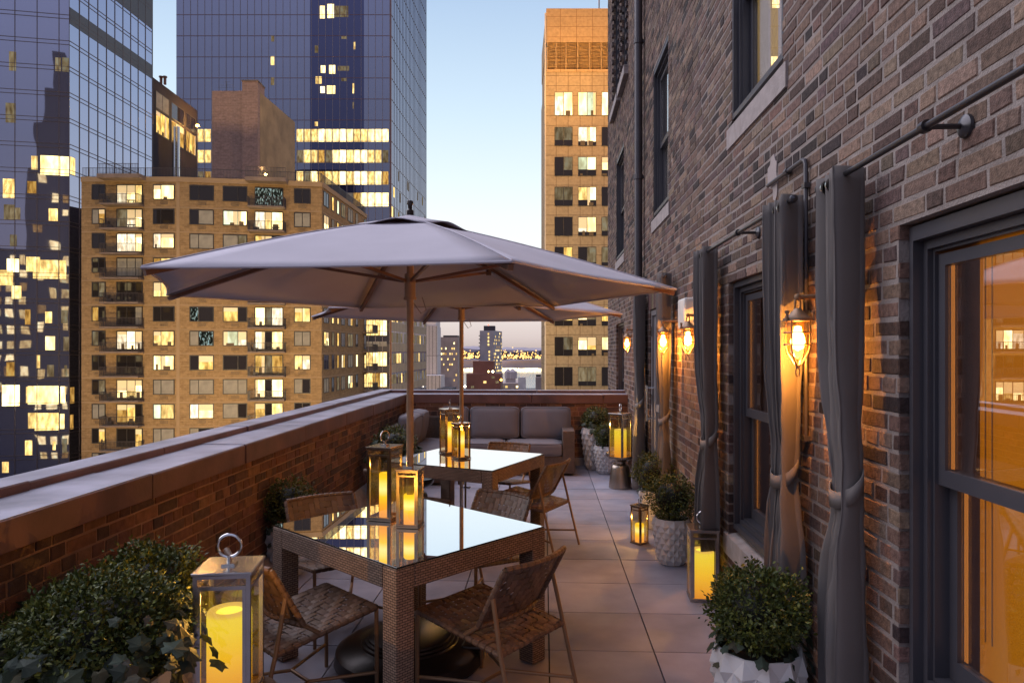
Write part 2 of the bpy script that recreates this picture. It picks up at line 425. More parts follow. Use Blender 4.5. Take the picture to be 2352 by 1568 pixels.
while y < YB - .05:
    l = min(1.22 + rg.uniform(-.1, .1), YB - y); a, b = rg.uniform(-.004, .004), rg.uniform(-.004, .003)
    cop.bbox(-2.43, y + .006, .932 + b, XL + a, y + l - .006, 1.062 + b, .006)
    top.box(-2.43, y + .005, 1.0622 + b, XL + a - .008, y + l - .005, 1.067 + b)
    y += l
y = YN - 1.9
while y < YB + .55:
    l = min(1.22 + rg.uniform(-.1, .1), YB + .56 - y); a, b = rg.uniform(-.006, .006), rg.uniform(-.003, .004)
    cop.bbox(-2.62, y + .004, .98, -2.41 + a, y + l - .004, 1.105 + b, .005)
    top.box(-2.616, y + .003, 1.1052 + b, -2.416 + a, y + l - .003, 1.110 + b)
    y += l
prt(cop, 'coping', 'coping_face', par); prt(top, 'coping_sheet', 'coping_top', par)
w = MB(); w.add([(-2.10, YN, 0.004), (-2.10, YB, .004), (-2.10, YB, .16), (-2.10, YN, .16), (-1.98, YN, .004), (-1.98, YB, .004), (-2.085, YN, .16), (-2.085, YB, .16)],
                [(4, 5, 7, 6), (6, 7, 2, 3), (0, 3, 2, 1), (0, 1, 5, 4), (1, 2, 7, 5), (0, 4, 6, 3)]); prt(w, 'base_flashing', MT['sill'], par)

end = thing('parapet_wall', 'short reddish brick parapet behind the grey sofa', 'parapet wall', (-.4, YB + .3, 0))
w = MB(); w.box(-2.40, YB + .025, -3, XW + .2, YB + .49, .985); prt(w, 'wall_core', 'parapet_mortar', end)
w = MB(); course(w, lambda s, z, o: (s, YB + .018 - o, z), XL, XW, 0, .93, PAL_P, seed=15, cham=lambda s: False, depth=.011, gap=.010); prt(w, 'brick_facing', 'parapet_brick', end)
cop = MB(); top = MB(); x = -2.425
while x < XW - .05:
    l = min(1.05 + rg.uniform(-.1, .1), XW + .04 - x); a, b = rg.uniform(-.004, .004), rg.uniform(-.004, .003)
    cop.bbox(x + .004, YB + .003 + a, .934 + b, x + l - .004, YB + .35, 1.063 + b, .006); top.box(x + .003, YB + .009 + a, 1.0634 + b, x + l - .003, YB + .35, 1.068 + b); x += l
x = -2.404
while x < XW - .05:
    l = min(1.15 + rg.uniform(-.1, .1), XW + .04 - x); b = rg.uniform(-.003, .004)
    cop.bbox(x + .004, YB + .33, .98, x + l - .004, YB + .53, 1.104 + b, .005); top.box(x + .003, YB + .336, 1.1042 + b, x + l - .003, YB + .526, 1.109 + b); x += l
prt(cop, 'coping', 'coping_face', end); prt(top, 'coping_sheet', 'coping_top', end)
w = MB(); w.box(-1.97, YB - .012, .003, XW, YB + .005, .12); prt(w, 'base_flashing', MT['sill'], end)

# ================================================================== THE HOTEL
hotel = thing('hotel_building', 'brown brick hotel wall with curtained windows beside the terrace', 'hotel', (XW, 5, 0))
LOW = [(1.36, 2.505, .47, 2.157), (3.66, 4.775, .47, 2.2), (10.95, 12.1, .3, 2.2)]
DOOR = (7.10, 8.30, .02, 2.2)
UP = [(1.36, 2.505, 3.22, 4.95), (3.70, 4.69, 3.21, 4.95), (7.05, 8.02, 3.21, 4.92), (10.95, 12.1, 3.25, 5.0)]
TOP = [(3.70, 4.69, 6.1, 7.8), (7.05, 8.02, 6.1, 7.8), (10.5, 11.2, 6.0, 8.2), (11.6, 12.5, 6.0, 8.2)]
HOLES = LOW + [DOOR] + UP + TOP
PAL_H = [(c[0] * .69, c[1] * .60, c[2] * .525) for c in [(.215, .155, .135)] * 4 + [(.285, .215, .175)] * 4 + [(.13, .09, .082)] * 4 + [(.062, .05, .052)] * 2 + [(.32, .25, .21)] * 2 + [(.21, .145, .13)] * 2 + [(.19, .145, .118)] * 2 + [(.165, .12, .125)] * 2]
Y0, Y1, ZB, ZT = -4.0, 13.7, -20.0, 16.0
def open_cells(s0, s1, z0, z1, holes, e):
    S = sorted({s0, s1} | {max(s0, min(s1, h[0] - e)) for h in holes} | {max(s0, min(s1, h[1] + e)) for h in holes})
    Z = sorted({z0, z1} | {max(z0, min(z1, h[2] - e)) for h in holes} | {max(z0, min(z1, h[3] + e)) for h in holes})
    for a, b in zip(S, S[1:]):
        run = None
        for c, d in zip(Z, Z[1:]):
            m, n = (a + b) / 2, (c + d) / 2
            solid = not any(h[0] - e < m < h[1] + e and h[2] - e < n < h[3] + e for h in holes)
            if solid: run = (run[0], d) if run else (c, d)
            if not solid and run: yield a, b, run[0], run[1]; run = None
        if run: yield a, b, run[0], run[1]
w = MB(); E = .007
for a, b, c, d in open_cells(Y0, Y1, ZB, ZT, HOLES, E): w.quad((XW + .0035, a, c), (XW + .0035, a, d), (XW + .0035, b, d), (XW + .0035, b, c))
for (a, b, c, d) in HOLES:
    a, b, c, d = a - E, b + E, c - E, d + E; x0, x1 = XW + .0035, XW + .30
    w.quad((x0, a, c), (x0, a, d), (x1, a, d), (x1, a, c)); w.quad((x0, b, d), (x0, b, c), (x1, b, c), (x1, b, d))
    w.quad((x0, a, d), (x0, b, d), (x1, b, d), (x1, a, d)); w.quad((x0, b, c), (x0, a, c), (x1, a, c), (x1, b, c))
w.quad((XW + .0035, Y1, ZB), (XW + .0035, Y1, ZT), (XW + 14, Y1, ZT), (XW + 14, Y1, ZB))
w.quad((XW + .0035, Y0, ZT), (XW + 14, Y0, ZT), (XW + 14, Y1, ZT), (XW + .0035, Y1, ZT))
w.quad((XW + 14, Y0, ZB), (XW + 14, Y0, ZT), (XW + 14, Y1, ZT), (XW + 14, Y1, ZB))
w.quad((XW + .0035, Y0, ZB), (XW + .0035, Y0, ZT), (XW + 14, Y0, ZT), (XW + 14, Y0, ZB))
prt(w, 'mortar_wall', 'mortar', hotel)
w = MB()
SOLD = (DOOR[0] - .1, DOOR[1] + .1, 2.2, 2.41)
course(w, lambda s, z, o: (XW - o, s, z), .4, Y1, -.4, 9.4, PAL_H, HOLES + [SOLD], cham=lambda s: s < 5.5, seed=21)
s = SOLD[0]
while s < SOLD[1] - .03:
    w.box(XW, s + .005, SOLD[2] + .006, XW + .1, s + .058, SOLD[3] - .006, tuple(q * rnd.uniform(.85, 1.2) for q in rnd.choice(PAL_H))); s += .0677
for (a, b_, c, e) in TOP[2:]:
    for k in range(28):
        z = c + k * .08
        if k % 2: w.box(XW - .03, a - .10, z, XW + .02, a - .012, z + .068, (.12, .09, .085)); w.box(XW - .03, b_ + .012, z, XW + .02, b_ + .10, z + .068, (.12, .09, .085))
prt(w, 'brick_facing', 'hotel_brick', hotel)

def ring(mb, y0, y1, z0, z1, x0, x1, t, tb=None, tt=None):
    tb = tb or t; tt = tt or t
    mb.box(x0, y0, z0, x1, y0 + t, z1); mb.box(x0, y1 - t, z0, x1, y1, z1)
    mb.box(x0, y0 + t, z0, x1, y1 - t, z0 + tb); mb.box(x0, y0 + t, z1 - tt, x1, y1 - t, z1)
def hotel_window(h, room, glass='window_glass', sill=True, shade=None, blind=None, dx=0.0):
    XX = XW + dx; y0, y1, z0, z1 = h; f = MB(); g = .004
    ring(f, y0 + g, y1 - g, z0 + .05, z1 - g, XX + .035, XX + .135, .024, .035, .05)          # panning
    ring(f, y0 + .028, y1 - .028, z0 + .087, z1 - .056, XX + .070, XX + .15, .026, .03, .03)
    ring(f, y0 + .054, y1 - .054, z0 + .119, z1 - .085, XX + .088, XX + .16, .012)
    win = prt(f, 'window', 'frame_metal', hotel)
    zm = (z0 + z1) / 2 - .02; ya, yb = y0 + .066, y1 - .066
    s = MB(); ring(s, ya, yb, zm - .03, z1 - .107, XX + .100, XX + .132, .04, .055, .04); s = s.build('upper_sash', MT['frame_metal'], win, off=hotel.location)
    s = MB(); ring(s, ya, yb, z0 + .133, zm + .02, XX + .137, XX + .168, .045, .07, .045); s = s.build('lower_sash', MT['frame_metal'], win, off=hotel.location)
    p = MB(); p.box(XX + .110, ya + .041, zm + .026, XX + .115, yb - .041, z1 - .148); p.build('pane', MT[glass], win, off=hotel.location)
    p = MB(); p.box(XX + .150, ya + .046, z0 + .204, XX + .155, yb - .046, zm - .026); p.build('pane', MT[glass], win, off=hotel.location)
    p = MB(); a, b, c, d = y0 + .02, y1 - .02, z0 + .06, z1 - .02; x0, x1 = XW + .31, XW + .75
    p.quad((x1, a, c), (x1, b, c), (x1, b, d), (x1, a, d)); p.quad((x0, b, c), (x1, b, c), (x1, b, d), (x0, b, d)); p.quad((x0, a, c), (x0, a, d), (x1, a, d), (x1, a, c))
    p.quad((x0, a, d), (x0, b, d), (x1, b, d), (x1, a, d)); p.quad((x0, a, c), (x0, b, c), (x1, b, c), (x1, a, c))
    p.build('room', MT[room], win, off=hotel.location)
    if shade:
        p = MB(); p.box(XW + .235, y0 + .03, z0 + .1, XW + .238, y1 - shade, z1 - .05); p.build('roller_shade', MT['shade'], win, off=hotel.location)
        p = MB(); p.tube([(XW + .222, y1 - shade - .05, z0 + .28), (XW + .222, y1 - shade - .05, z1 - .1)], .0025, 5); p.tube([(XW + .222, y1 - shade - .085, z0 + .28), (XW + .222, y1 - shade - .085, z1 - .1)], .0025, 5)
        p.build('shade_chain', MT['sill'], win, off=hotel.location)
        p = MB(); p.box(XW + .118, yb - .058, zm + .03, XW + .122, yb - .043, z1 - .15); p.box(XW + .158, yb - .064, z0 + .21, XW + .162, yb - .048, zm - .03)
        p.build('lit_jamb', MT['jamb_glow'], win, off=hotel.location)
    if blind:
        q = MB(); n = 30; ym = ya
        for i in range(n):
            u0_, u1_ = ya + (yb - ya) * i / n, ya + (yb - ya) * (i + 1) / n
            q.quad((XX + .188 + .012 * math.sin(i * 1.9), u0_, z0 + .14), (XX + .188 + .012 * math.sin((i + 1) * 1.9), u1_, z0 + .14), (XX + .188 + .012 * math.sin((i + 1) * 1.9), u1_, z1 - .11), (XX + .188 + .012 * math.sin(i * 1.9), u0_, z1 - .11))
        q.build('drape', MT[blind], win, off=hotel.location)
    if sill:
        p = MB(); T = None
        p.add([(XW - .012, y0 - .08, z0 - .13), (XW - .012, y1 + .08, z0 - .13), (XW + .2, y1 + .08, z0 - .13), (XW + .2, y0 - .08, z0 - .13),
               (XW - .012, y0 - .08, z0 + .002), (XW - .012, y1 + .08, z0 + .002), (XW + .2, y1 + .08, z0 + .052), (XW + .2, y0 - .08, z0 + .052)],
              [(0, 1, 2, 3), (4, 7, 6, 5), (0, 4, 5, 1), (2, 6, 7, 3), (0, 3, 7, 4), (1, 5, 6, 2)])
        p.build('sill', MT['sill'], win, off=hotel.location)
    return win
hotel_window(LOW[0], 'room_dark', shade=.072); hotel_window(LOW[1], 'room_dark', shade=.16); hotel_window(LOW[2], 'room_dark', sill=False)
hotel_window(UP[1], 'room_yellow', 'lit_glass', dx=-.03); hotel_window(UP[0], 'room_curtain', 'upper_glass', blind='room_curtain', dx=-.03)
hotel_window(UP[2], 'room_curtain', 'upper_glass', blind='room_curtain', dx=-.03); hotel_window(UP[3], 'room_curtain', 'upper_glass', blind='room_curtain', dx=-.03)
for h in TOP: hotel_window(h, 'room_dark', 'upper_glass')
# pale and yellow drapes inside the lit upper window
for (a, b, c) in ((4.545, 4.625, 'room_yellow'), (4.34, 4.54, 'room_curtain'), (4.20, 4.33, 'room_yellow'), (3.75, 4.19, 'room_curtain')):
    q = MB(); n = 14
    for i in range(n):
        ya, yb2 = a + (b - a) * i / n, a + (b - a) * (i + 1) / n; xa, xb = XW + .148 + .008 * math.sin(i * 2.1), XW + .148 + .008 * math.sin((i + 1) * 2.1)
        q.quad((xa, ya, 3.3), (xb, yb2, 3.3), (xb, yb2, 4.9), (xa, ya, 4.9))
    prt(q, 'room_drape', MT[c], hotel)
# door with sidelight, lites, hinges and pull
d = MB(); y0, y1, z0, z1 = DOOR
ring(d, y0 + .004, y1 - .004, z0, z1 - .004, XW + .02, XW + .13, .06)
door = prt(d, 'door_frame', 'door_paint', hotel)
d = MB(); ring(d, y0 + .07, y1 - .07, .03, z1 - .07, XW + .045, XW + .09, .10, .24, .12); d.box(XW + .05, y0 + .17, 1.02, XW + .085, y1 - .17, 1.10); d.build('door_leaf', MT['door_paint'], door, off=hotel.location)
d = MB(); d.box(XW + .062, y0 + .17, .27, XW + .068, y1 - .17, 1.02); d.box(XW + .062, y0 + .17, 1.10, XW + .068, y1 - .17, 2.01); d.build('door_glass', MT['upper_glass'], door, off=hotel.location)
d = MB(); d.box(XW + .30, y0 + .1, .1, XW + .31, y1 - .1, 2.1); d.build('door_curtain', MT['room_curtain'], door, off=hotel.location)
d = MB(); d.tube([(XW - .055, y1 - .13, .90), (XW - .055, y1 - .13, 1.32)], .014, 10)
for z in (.93, 1.29): d.tube([(XW - .055, y1 - .13, z), (XW + .05, y1 - .13, z)], .010, 8)
d.build('door_pull', MT['chrome'], door, True, hotel.location)
for z in (.35, 1.15, 1.95):
    d = MB(); d.box(XW + .012, y1 - .075, z - .06, XW + .019, y1 - .02, z + .06); d.build('hinge', MT['chrome'], door, off=hotel.location)
for (a, b, c, e) in TOP[2:]:
    for (z0, z1, o, sx) in ((c - .16, c - .02, .07, 0), (e + .01, e + .12, .10, 0)):
        q = MB(); q.bbox(XW - o, a - .14, z0, XW + .02, b + .14, z1, .01); prt(q, 'stone_trim', 'sill', hotel)
q = MB(); pts = [(3.775, 2.555), (3.80, 2.53), (3.835, 2.545), (3.84, 2.60), (3.885, 2.615), (3.93, 2.66), (3.925, 2.735), (3.885, 2.745), (3.87, 2.785), (3.825, 2.79), (3.80, 2.745), (3.775, 2.74), (3.785, 2.68), (3.765, 2.62)]
q.add([(XW - .0045, a, b) for a, b in pts] + [(XW + .003, a, b) for a, b in pts], [tuple(reversed(range(14)))] + [(i, (i + 1) % 14, 14 + (i + 1) % 14, 14 + i) for i in range(14)])
prt(q, 'plaster_patch', 'patch', hotel)

# ---- pipes and boxes on the hotel wall
dp = thing('downpipe', 'dark round rainwater downpipe running up the brick wall', 'downpipe', (XW - .07, 8.75, 0))
q = MB(); q.tube([(XW - .07, 8.75, 0.05), (XW - .07, 8.75, 9.6)], .05, 12); p = prt(q, 'pipe', 'pipe', dp, True)
for z in (2.3, 3.9, 5.6, 7.3):
    q = MB(); q.tube([(XW - .07, 8.75, z - .03), (XW - .07, 8.75, z + .03)], .058, 12); q.box(XW - .06, 8.735, z - .02, XW + .005, 8.765, z + .02); prt(q, 'bracket', 'pipe', dp)
cd = thing('conduit', 'thin dark electrical conduit bent along the brick above a wall lantern', 'conduit', (XW - .02, 3.33, 1.29))
q = MB(); q.tube([(XW - .016, 3.33, 1.29), (XW - .016, 3.33, 2.60), (XW - .018, 3.335, 2.62), (XW - .018, 3.36, 2.63), (XW - .018, 3.88, 2.63)], .011, 8); q.tube([(XW - .016, 3.56, 2.63), (XW - .016, 3.60, 2.63)], .018, 8)
prt(q, 'tube', 'pipe', cd, True)
for z in (1.31, 1.9, 2.5):
    q = MB(); q.box(XW - .03, 3.31, z - .012, XW - .002, 3.35, z + .012); prt(q, 'clip', 'pipe', cd)
bx = MB(); bx.bbox(XW - .13, 5.60, 1.90, XW + .004, 5.88, 2.15, .02)
tag(bx.build('junction_box', MT['white_box'], off=(0, 0, 0)), 'cream electrical box on the brick wall behind a glowing wall lantern', 'electrical box')

# ---- curtain rods
def rod(y0, y1, z, brackets, label):
    t = thing('curtain_rod', label, 'curtain rod', (XW - .12, (y0 + y1) / 2, z), group='curtain rods on the hotel wall')
    q = MB(); q.tube([(XW - .12, y0, z), (XW - .12, y1, z)], .0108, 12); prt(q, 'rail', 'rod', t, True)
    for e in (y0, y1):
        q = MB(); q.lathe([(.0, -.02), (.017, -.012), (.020, 0), (.017, .012), (0, .02)], 12, T=Matrix.Translation((XW - .12, e, z)) @ Matrix.Rotation(R(90), 4, 'X')); prt(q, 'finial', 'rod', t, True)
    for b in brackets:
        q = MB(); q.tube([(XW - .12, b, z), (XW - .01, b, z)], .0085, 8); q.tube([(XW - .12, b - .012, z), (XW - .12, b + .012, z)], .019, 12)
        q.lathe([(.0, .020), (.018, .018), (.034, .008), (.036, 0)], 18, T=Matrix.Translation((XW - .001, b, z)) @ Matrix.Rotation(R(-90), 4, 'Y')); prt(q, 'bracket', 'rod', t, True)
rod(.62, 2.90, 2.385, (2.11,), 'dark curtain rod above the orange lit window, nearest the picture edge')
rod(3.20, 5.14, 2.41, (4.10,), 'steel curtain rod above the second window, ending at the lamp lit curtain')
rod(6.52, 8.75, 2.42, (7.6,), 'curtain rod above the terrace door, mostly behind the umbrella tip')

# ---- tied curtains
def curtain(yc, wid, zt, label, amp=.055, n=4, ztie=1.22, lean=-1, seed=1, base=.10):
    rg = random.Random(seed); t = thing('curtain', label, 'curtain', (XW - .1, yc, .04), group='grey curtains tied back along the hotel wall')
    ns, nz = 72, 44; q = MB(); ph = rg.uniform(0, 1)
    bot = .04; vs = []
    for j in range(nz + 1):
        z = bot + (zt - bot) * j / nz
        k = math.exp(-((z - ztie) / .30) ** 2); up = max(0, (z - ztie) / (zt - ztie)); dn = max(0, (ztie - z) / (ztie - bot))
        W = wid * (1 - .27 * k) * (1 + .10 * dn); A = amp * (1 - .36 * k) * (1 + .1 * dn); sh = -lean * .0 + lean * -.03 * k
        for i in range(ns + 1):
            s = i / ns
            sw = s + .035 * math.sin(2 * math.pi * s * 1.3 + ph * 3) + .010 * math.sin(z * 2.3 + ph + s * 5)
            f = math.sin(2 * math.pi * n * sw + ph); f = math.copysign(abs(f) ** .85, f) * (1 + .28 * math.sin(5.3 * s + ph * 7 + z * .5))
            x = XW - base - A * f * (1.0 - .1 * s) + .012 * k
            yy = yc + (s - .5) * W + sh + .010 * math.sin(4 * math.pi * n * sw + ph)
            wr = math.sin(z * 23 + s * 9 + ph) * math.sin(z * 7.3 + s * 21) * math.exp(-((z - ztie) / .45) ** 2)
            x += .004 * math.sin(z * 9 + s * 17 + ph) * (1 - up) + .006 * wr + .003 * math.sin(z * 4.1 + s * 30)
            yy += .006 * math.sin(z * 3.1 + ph * 9) * dn
            vs.append((min(x, XW - .012), yy, z))
    fs = [(j * (ns + 1) + i, j * (ns + 1) + i + 1, (j + 1) * (ns + 1) + i + 1, (j + 1) * (ns + 1) + i) for j in range(nz) for i in range(ns)]
    q.add(vs, fs); o = prt(q, 'fabric', 'curtain', t, True)
    m = o.modifiers.new('thick', 'SOLIDIFY'); m.thickness = .004
    # tie strap: a slanting band round the bundle, higher at the wall
    b = MB(); W = wid * .365; nn = 28; top = []; low = []
    for i in range(nn):
        a = 2 * math.pi * i / nn; cx, sy = math.cos(a), math.sin(a)
        x = XW - base + .012 - (amp * .72 + .010) * cx; x = min(x, XW - .006)
        y2 = yc + lean * -.03 + (W + .012) * sy
        zz = ztie - .02 - .052 * cx + rg.uniform(-.002, .002)
        low.append((x, y2, zz - .032)); top.append((x, y2, zz + .032))
    b.add(low + top, [(i, (i + 1) % nn, nn + (i + 1) % nn, nn + i) for i in range(nn)]); o = prt(b, 'tie_strap', 'curtain', t, True)
    m = o.modifiers.new('thick', 'SOLIDIFY'); m.thickness = .005
    for i in range(int(n)):
        g = MB(); yy = yc + ((i + .5) / n - .5) * wid
        g.lathe([(.023, -.004), (.030, -.005), (.031, .005), (.023, .004), (.023, -.004)], 18, T=Matrix.Translation((XW - .12, yy, zt - .045)) @ Matrix.Rotation(R(90), 4, 'X'))
        prt(g, 'grommet', 'chrome', t, True)
    return t
curtain(2.755, .22, 2.415, 'grey tied curtain between the nearest window and the big wall lantern', seed=2, lean=1, amp=.052, n=4.5)
curtain(3.385, .28, 2.445, 'grey tied curtain glowing orange behind the big wall lantern', seed=3, lean=-1, ztie=1.16, n=4.5)
curtain(4.98, .29, 2.445, 'grey tied curtain at the far side of the second window', seed=4, lean=1, ztie=1.13, n=4.5)
curtain(6.74, .30, 2.46, 'warm lit tied curtain on the near side of the terrace door', seed=5, lean=-1, ztie=1.10)
curtain(8.53, .36, 2.46, 'grey tied curtain on the far side of the terrace door', seed=6, lean=1, ztie=1.12)

# ---- caged wall lanterns
def wall_lamp(y, z, arm, label):
    t = thing('wall_lantern', label, 'wall lantern', (XW - arm, y, z), group='caged brass wall lanterns')
    x = -0.0
    q = MB(); q.tube([(arm - .008, 0, .145), (0, 0, .145)], [.016, .010], 10); q.lathe([(0, -.016), (.013, -.010), (.016, 0), (.013, .010), (0, .016)], 12, c=(0, 0, .145)); q.build('arm', MT['bronze'], t, True)
    q = MB(); q.lathe([(.0, .012), (.04, .010), (.045, 0)], 16, T=Matrix.Translation((arm - .0015, 0, .145)) @ Matrix.Rotation(R(-90), 4, 'Y')); q.build('wall_plate', MT['bronze'], t, True)
    q = MB(); q.tube([(.012 * math.cos(a), 0, .112 + .036 * math.sin(a)) for a in [i * 2 * math.pi / 16 for i in range(16)]], .004, 6, True); q.build('hanging_loop', MT['bronze'], t, True)
    q = MB(); q.lathe([(.0, .098), (.014, .096), (.022, .085), (.034, .072), (.052, .058), (.062, .052), (.064, .040), (.050, .038), (.0, .038)], 24); q.build('cap', MT['bronze'], t, True)
    for k in range(3):
        a = R(90 + 120 * k); q = MB(); q.tube([(.066 * math.cos(a), .066 * math.sin(a), .038), (.066 * math.cos(a), .066 * math.sin(a), .074)], .007, 8); q.lathe([(.0, .010), (.010, .005), (.010, -.003), (0, -.006)], 8, c=(.066 * math.cos(a), .066 * math.sin(a), .078)); q.build('wing_nut', MT['bronze'], t, True)
    q = MB()
    for k in range(4):
        a = R(45 + 90 * k); c, s2 = math.cos(a), math.sin(a)
        q.tube([(.054 * c, .054 * s2, .04), (.054 * c, .054 * s2, -.075), (.046 * c, .046 * s2, -.10), (.018 * c, .018 * s2, -.145), (0, 0, -.155)], .0042, 6)
    for zz in (-.01, -.062): q.tube([(.055 * math.cos(i * math.pi / 12), .055 * math.sin(i * math.pi / 12), zz) for i in range(24)], .0042, 6, True)
    q.tube([(0, 0, -.15), (0, 0, -.165)], .009, 8); q.tube([(.009 * math.cos(a), 0, -.182 + .018 * math.sin(a)) for a in [i * math.pi / 7 for i in range(14)]], .0025, 6, True)
    q.build('cage', MT['bronze'], t, True)
    q = MB(); q.lathe([(.046, .038), (.047, -.06), (.040, -.095), (.022, -.125), (0, -.135)], 20); q.build('glass_globe', MT['lamp_glass'], t, True)
    q = MB(); q.lathe([(0, .020), (.014, .016), (.016, .0), (.027, -.030), (.030, -.05), (.024, -.075), (0, -.090)], 14); q.build('bulb', MT['bulb'], t, True)
    l = bpy.data.lights.new('lantern_lamp', 'POINT'); l.energy = 20; l.color = (1, .43, .09); l.shadow_soft_size = 0
    o = bpy.data.objects.new('lantern_lamp', l); COL.objects.link(o); o.parent = t; o.location = (0, 0, -.105)
    return t
wall_lamp(3.075, 1.81, .145, 'big brass caged lantern glowing between the two nearest curtains')
wall_lamp(5.36, 1.85, .15, 'brass caged lantern hanging in front of the cream electrical box')
wall_lamp(6.47, 1.85, .15, 'brass caged lantern hanging against the curtain beside the terrace door')
wall_lamp(9.27, 1.86, .15, 'small far brass lantern beyond the terrace door curtains')

# ================================================================== FURNITURE
def place(t, x, d, z=0): t.location = (*cw(x, d), z); return t
def aim(fx, fd):                    # heading (aside, ahead) -> z rotation that turns local +Y to it
    X, Y = cw(fx, fd); return math.atan2(-X, Y)

# ---- woven chairs
def weave(mb, S, na, nb, amp=.0042, fill=.435, seed=0):
    rg = random.Random(seed)
    over = lambda i, j: ((i + j) % 4) < 2
    def ribbon(i, n, m, flip):
        tint = rg.uniform(.82, 1.12) * (.86 if flip else 1.08); col = (tint, tint * rg.uniform(.95, 1.03), tint * rg.uniform(.92, 1.05)); rows = []
        for j in range(-1, m + 1):
            for e in (-.30, .30):
                b = min(1, max(0, (j + .5 + e) / m))
                o = 0 if j in (-1, m) else amp * (1 if (over(i, j) if not flip else not over(j, i)) else -1)
                L = []
                for w in (-fill, 0, fill):
                    a = (i + .5 + w) / n
                    P, N = S(a, b) if not flip else S(b, a)
                    L.append(P + N * (o + (.0006 if w == 0 else 0)))
                rows.append(L)
        vs = [p for L in rows for p in L]; fs = []
        for k in range(len(rows) - 1):
            for c in (0, 1): fs.append((k * 3 + c, k * 3 + c + 1, k * 3 + c + 4, k * 3 + c + 3))
        mb.add(vs, fs, col)
    for i in range(na): ribbon(i, na, nb, False)
    for j in range(nb): ribbon(j, nb, na, True)
def wraps(mb, A, B, n, r, curve=None, fill=.44):
    for i in range(n):
        pts = []
        for w in (-fill, -fill * .8, 0, fill * .8, fill):
            s = (i + .5 + w) / n; pts.append(curve(s) if curve else Vector(A).lerp(Vector(B), s))
        t = rnd.uniform(.8, 1.12); mb.tube(pts, [r * .93, r, r * 1.02, r, r * .93], 8, cap=False, col=(t, t, t))
def make_chair():
    t = thing('woven_chair', 'woven chair', 'chair', (0, 0, 0), group='woven strap chairs round the glass tables')
    W, F, B, zf, zr, r = .2375, .265, -.265, .447, .375, .0105
    seat = MB()
    def S(a, b):
        x = (a - .5) * 2 * (W - .004); y = B + (F - B) * b; z = zr + (zf - zr) * b - .016 * math.sin(math.pi * a) * math.sin(math.pi * b) + .010
        return Vector((x, y, z)), Vector((0, -.13, .99))
    weave(seat, S, 12, 13)
    wraps(seat, (-W, F, zf), (W, F, zf), 12, .0145); wraps(seat, (-W, B, zr), (W, B, zr), 12, .0145)
    for s in (-1, 1): wraps(seat, (s * W, B, zr), (s * W, F, zf), 13, .0145)
    seat.build('seat', MT['strap'], t, True)
    bk = MB(); y0, z0, y1, z1, cv = -.125, .465, -.285, .752, .045
    def C(s, y, z): return Vector(((s - .5) * 2 * (W - .01), y - cv * math.sin(math.pi * s), z))
    def S2(a, b):
        return C(a, y0 + (y1 - y0) * b + .006, z0 + (z1 - z0) * b), Vector((-.25 * math.cos(math.pi * a), .86, .48)).normalized()
    weave(bk, S2, 12, 8, .0026)
    wraps(bk, None, None, 12, .0148, lambda s: C(s, y1, z1)); wraps(bk, None, None, 12, .0142, lambda s: C(s, y0, z0))
    for s in (0, 1): wraps(bk, None, None, 8, .0145, lambda q, s=s: C(s, y0 + (y1 - y0) * q, z0 + (z1 - z0) * q))
    bk.build('backrest', MT['strap'], t, True)
    f = MB(); f.tube([(-W, B, zr), (W, B, zr), (W, F, zf), (-W, F, zf)], r, 8, True); f.build('seat_frame', MT['bronze'], t, True)
    f = MB()
    up = [Vector((s, -.045, .407)) for s in (-W, W)]
    L = [up[0]] + [C(0, y0, z0)] + [C(i / 10, y1, z1) for i in range(11)] + [C(1, y0, z0), up[1]]
    f.tube(L, r, 8); f.tube([C(i / 10, y0, z0) for i in range(11)], r * .9, 8); f.build('back_frame', MT['bronze'], t, True)
    for s in (-1, 1):
        f = MB(); f.tube([(s * W, F, zf), (s * W, F + .004, 0)], r, 8); f.build('leg', MT['bronze'], t, True)
        a = C(0 if s < 0 else 1, y0 + (y1 - y0) * .55, z0 + (z1 - z0) * .55)
        f = MB(); f.tube([a, (s * (W + .004), B - .005, zr), (s * (W + .006), B - .105, 0)], r, 8); f.build('leg', MT['bronze'], t, True)
    f = MB(); zb = .125
    for s in (-1, 1): f.tube([(s * W, F, zb), (s * .085, -.02, zb), (s * (W + .004), B - .068, zb)], r * .85, 8)
    f.tube([(-.085, -.02, zb), (.085, -.02, zb)], r * .85, 8)
    f.build('stretcher', MT['bronze'], t, True)
    return t
chair0 = make_chair()
CH = [(-.108, 3.413, -.41, .334, 'woven strap chair turned away, drawn up to the near corner of the front glass table'),
      (-1.03, 3.42, .70, .72, 'woven strap chair half behind the big floor lantern, tucked at the front table'),
      (-1.105, 4.36, .583, -.81, 'woven strap chair facing us between the front table and the parapet shrub'),
      (-.233, 4.455, -.626, -.78, 'woven strap chair standing between the two glass tables'),
      (-.137, 6.98, -.385, -.92, 'woven strap chair facing us at the far table, in front of the sofa'),
      (.155, 6.137, -.866, .5, 'lone woven chair on open paving beside the far table'),
      (-.86, 5.76, .5, .87, 'woven chair mostly hidden behind the table lanterns at the far table')]
for i, (x, d, fx, fd, lab) in enumerate(CH):
    o = chair0 if i == 0 else copy_tree(chair0)
    place(o, x, d); o.rotation_euler.z = aim(fx, fd); o['label'] = lab

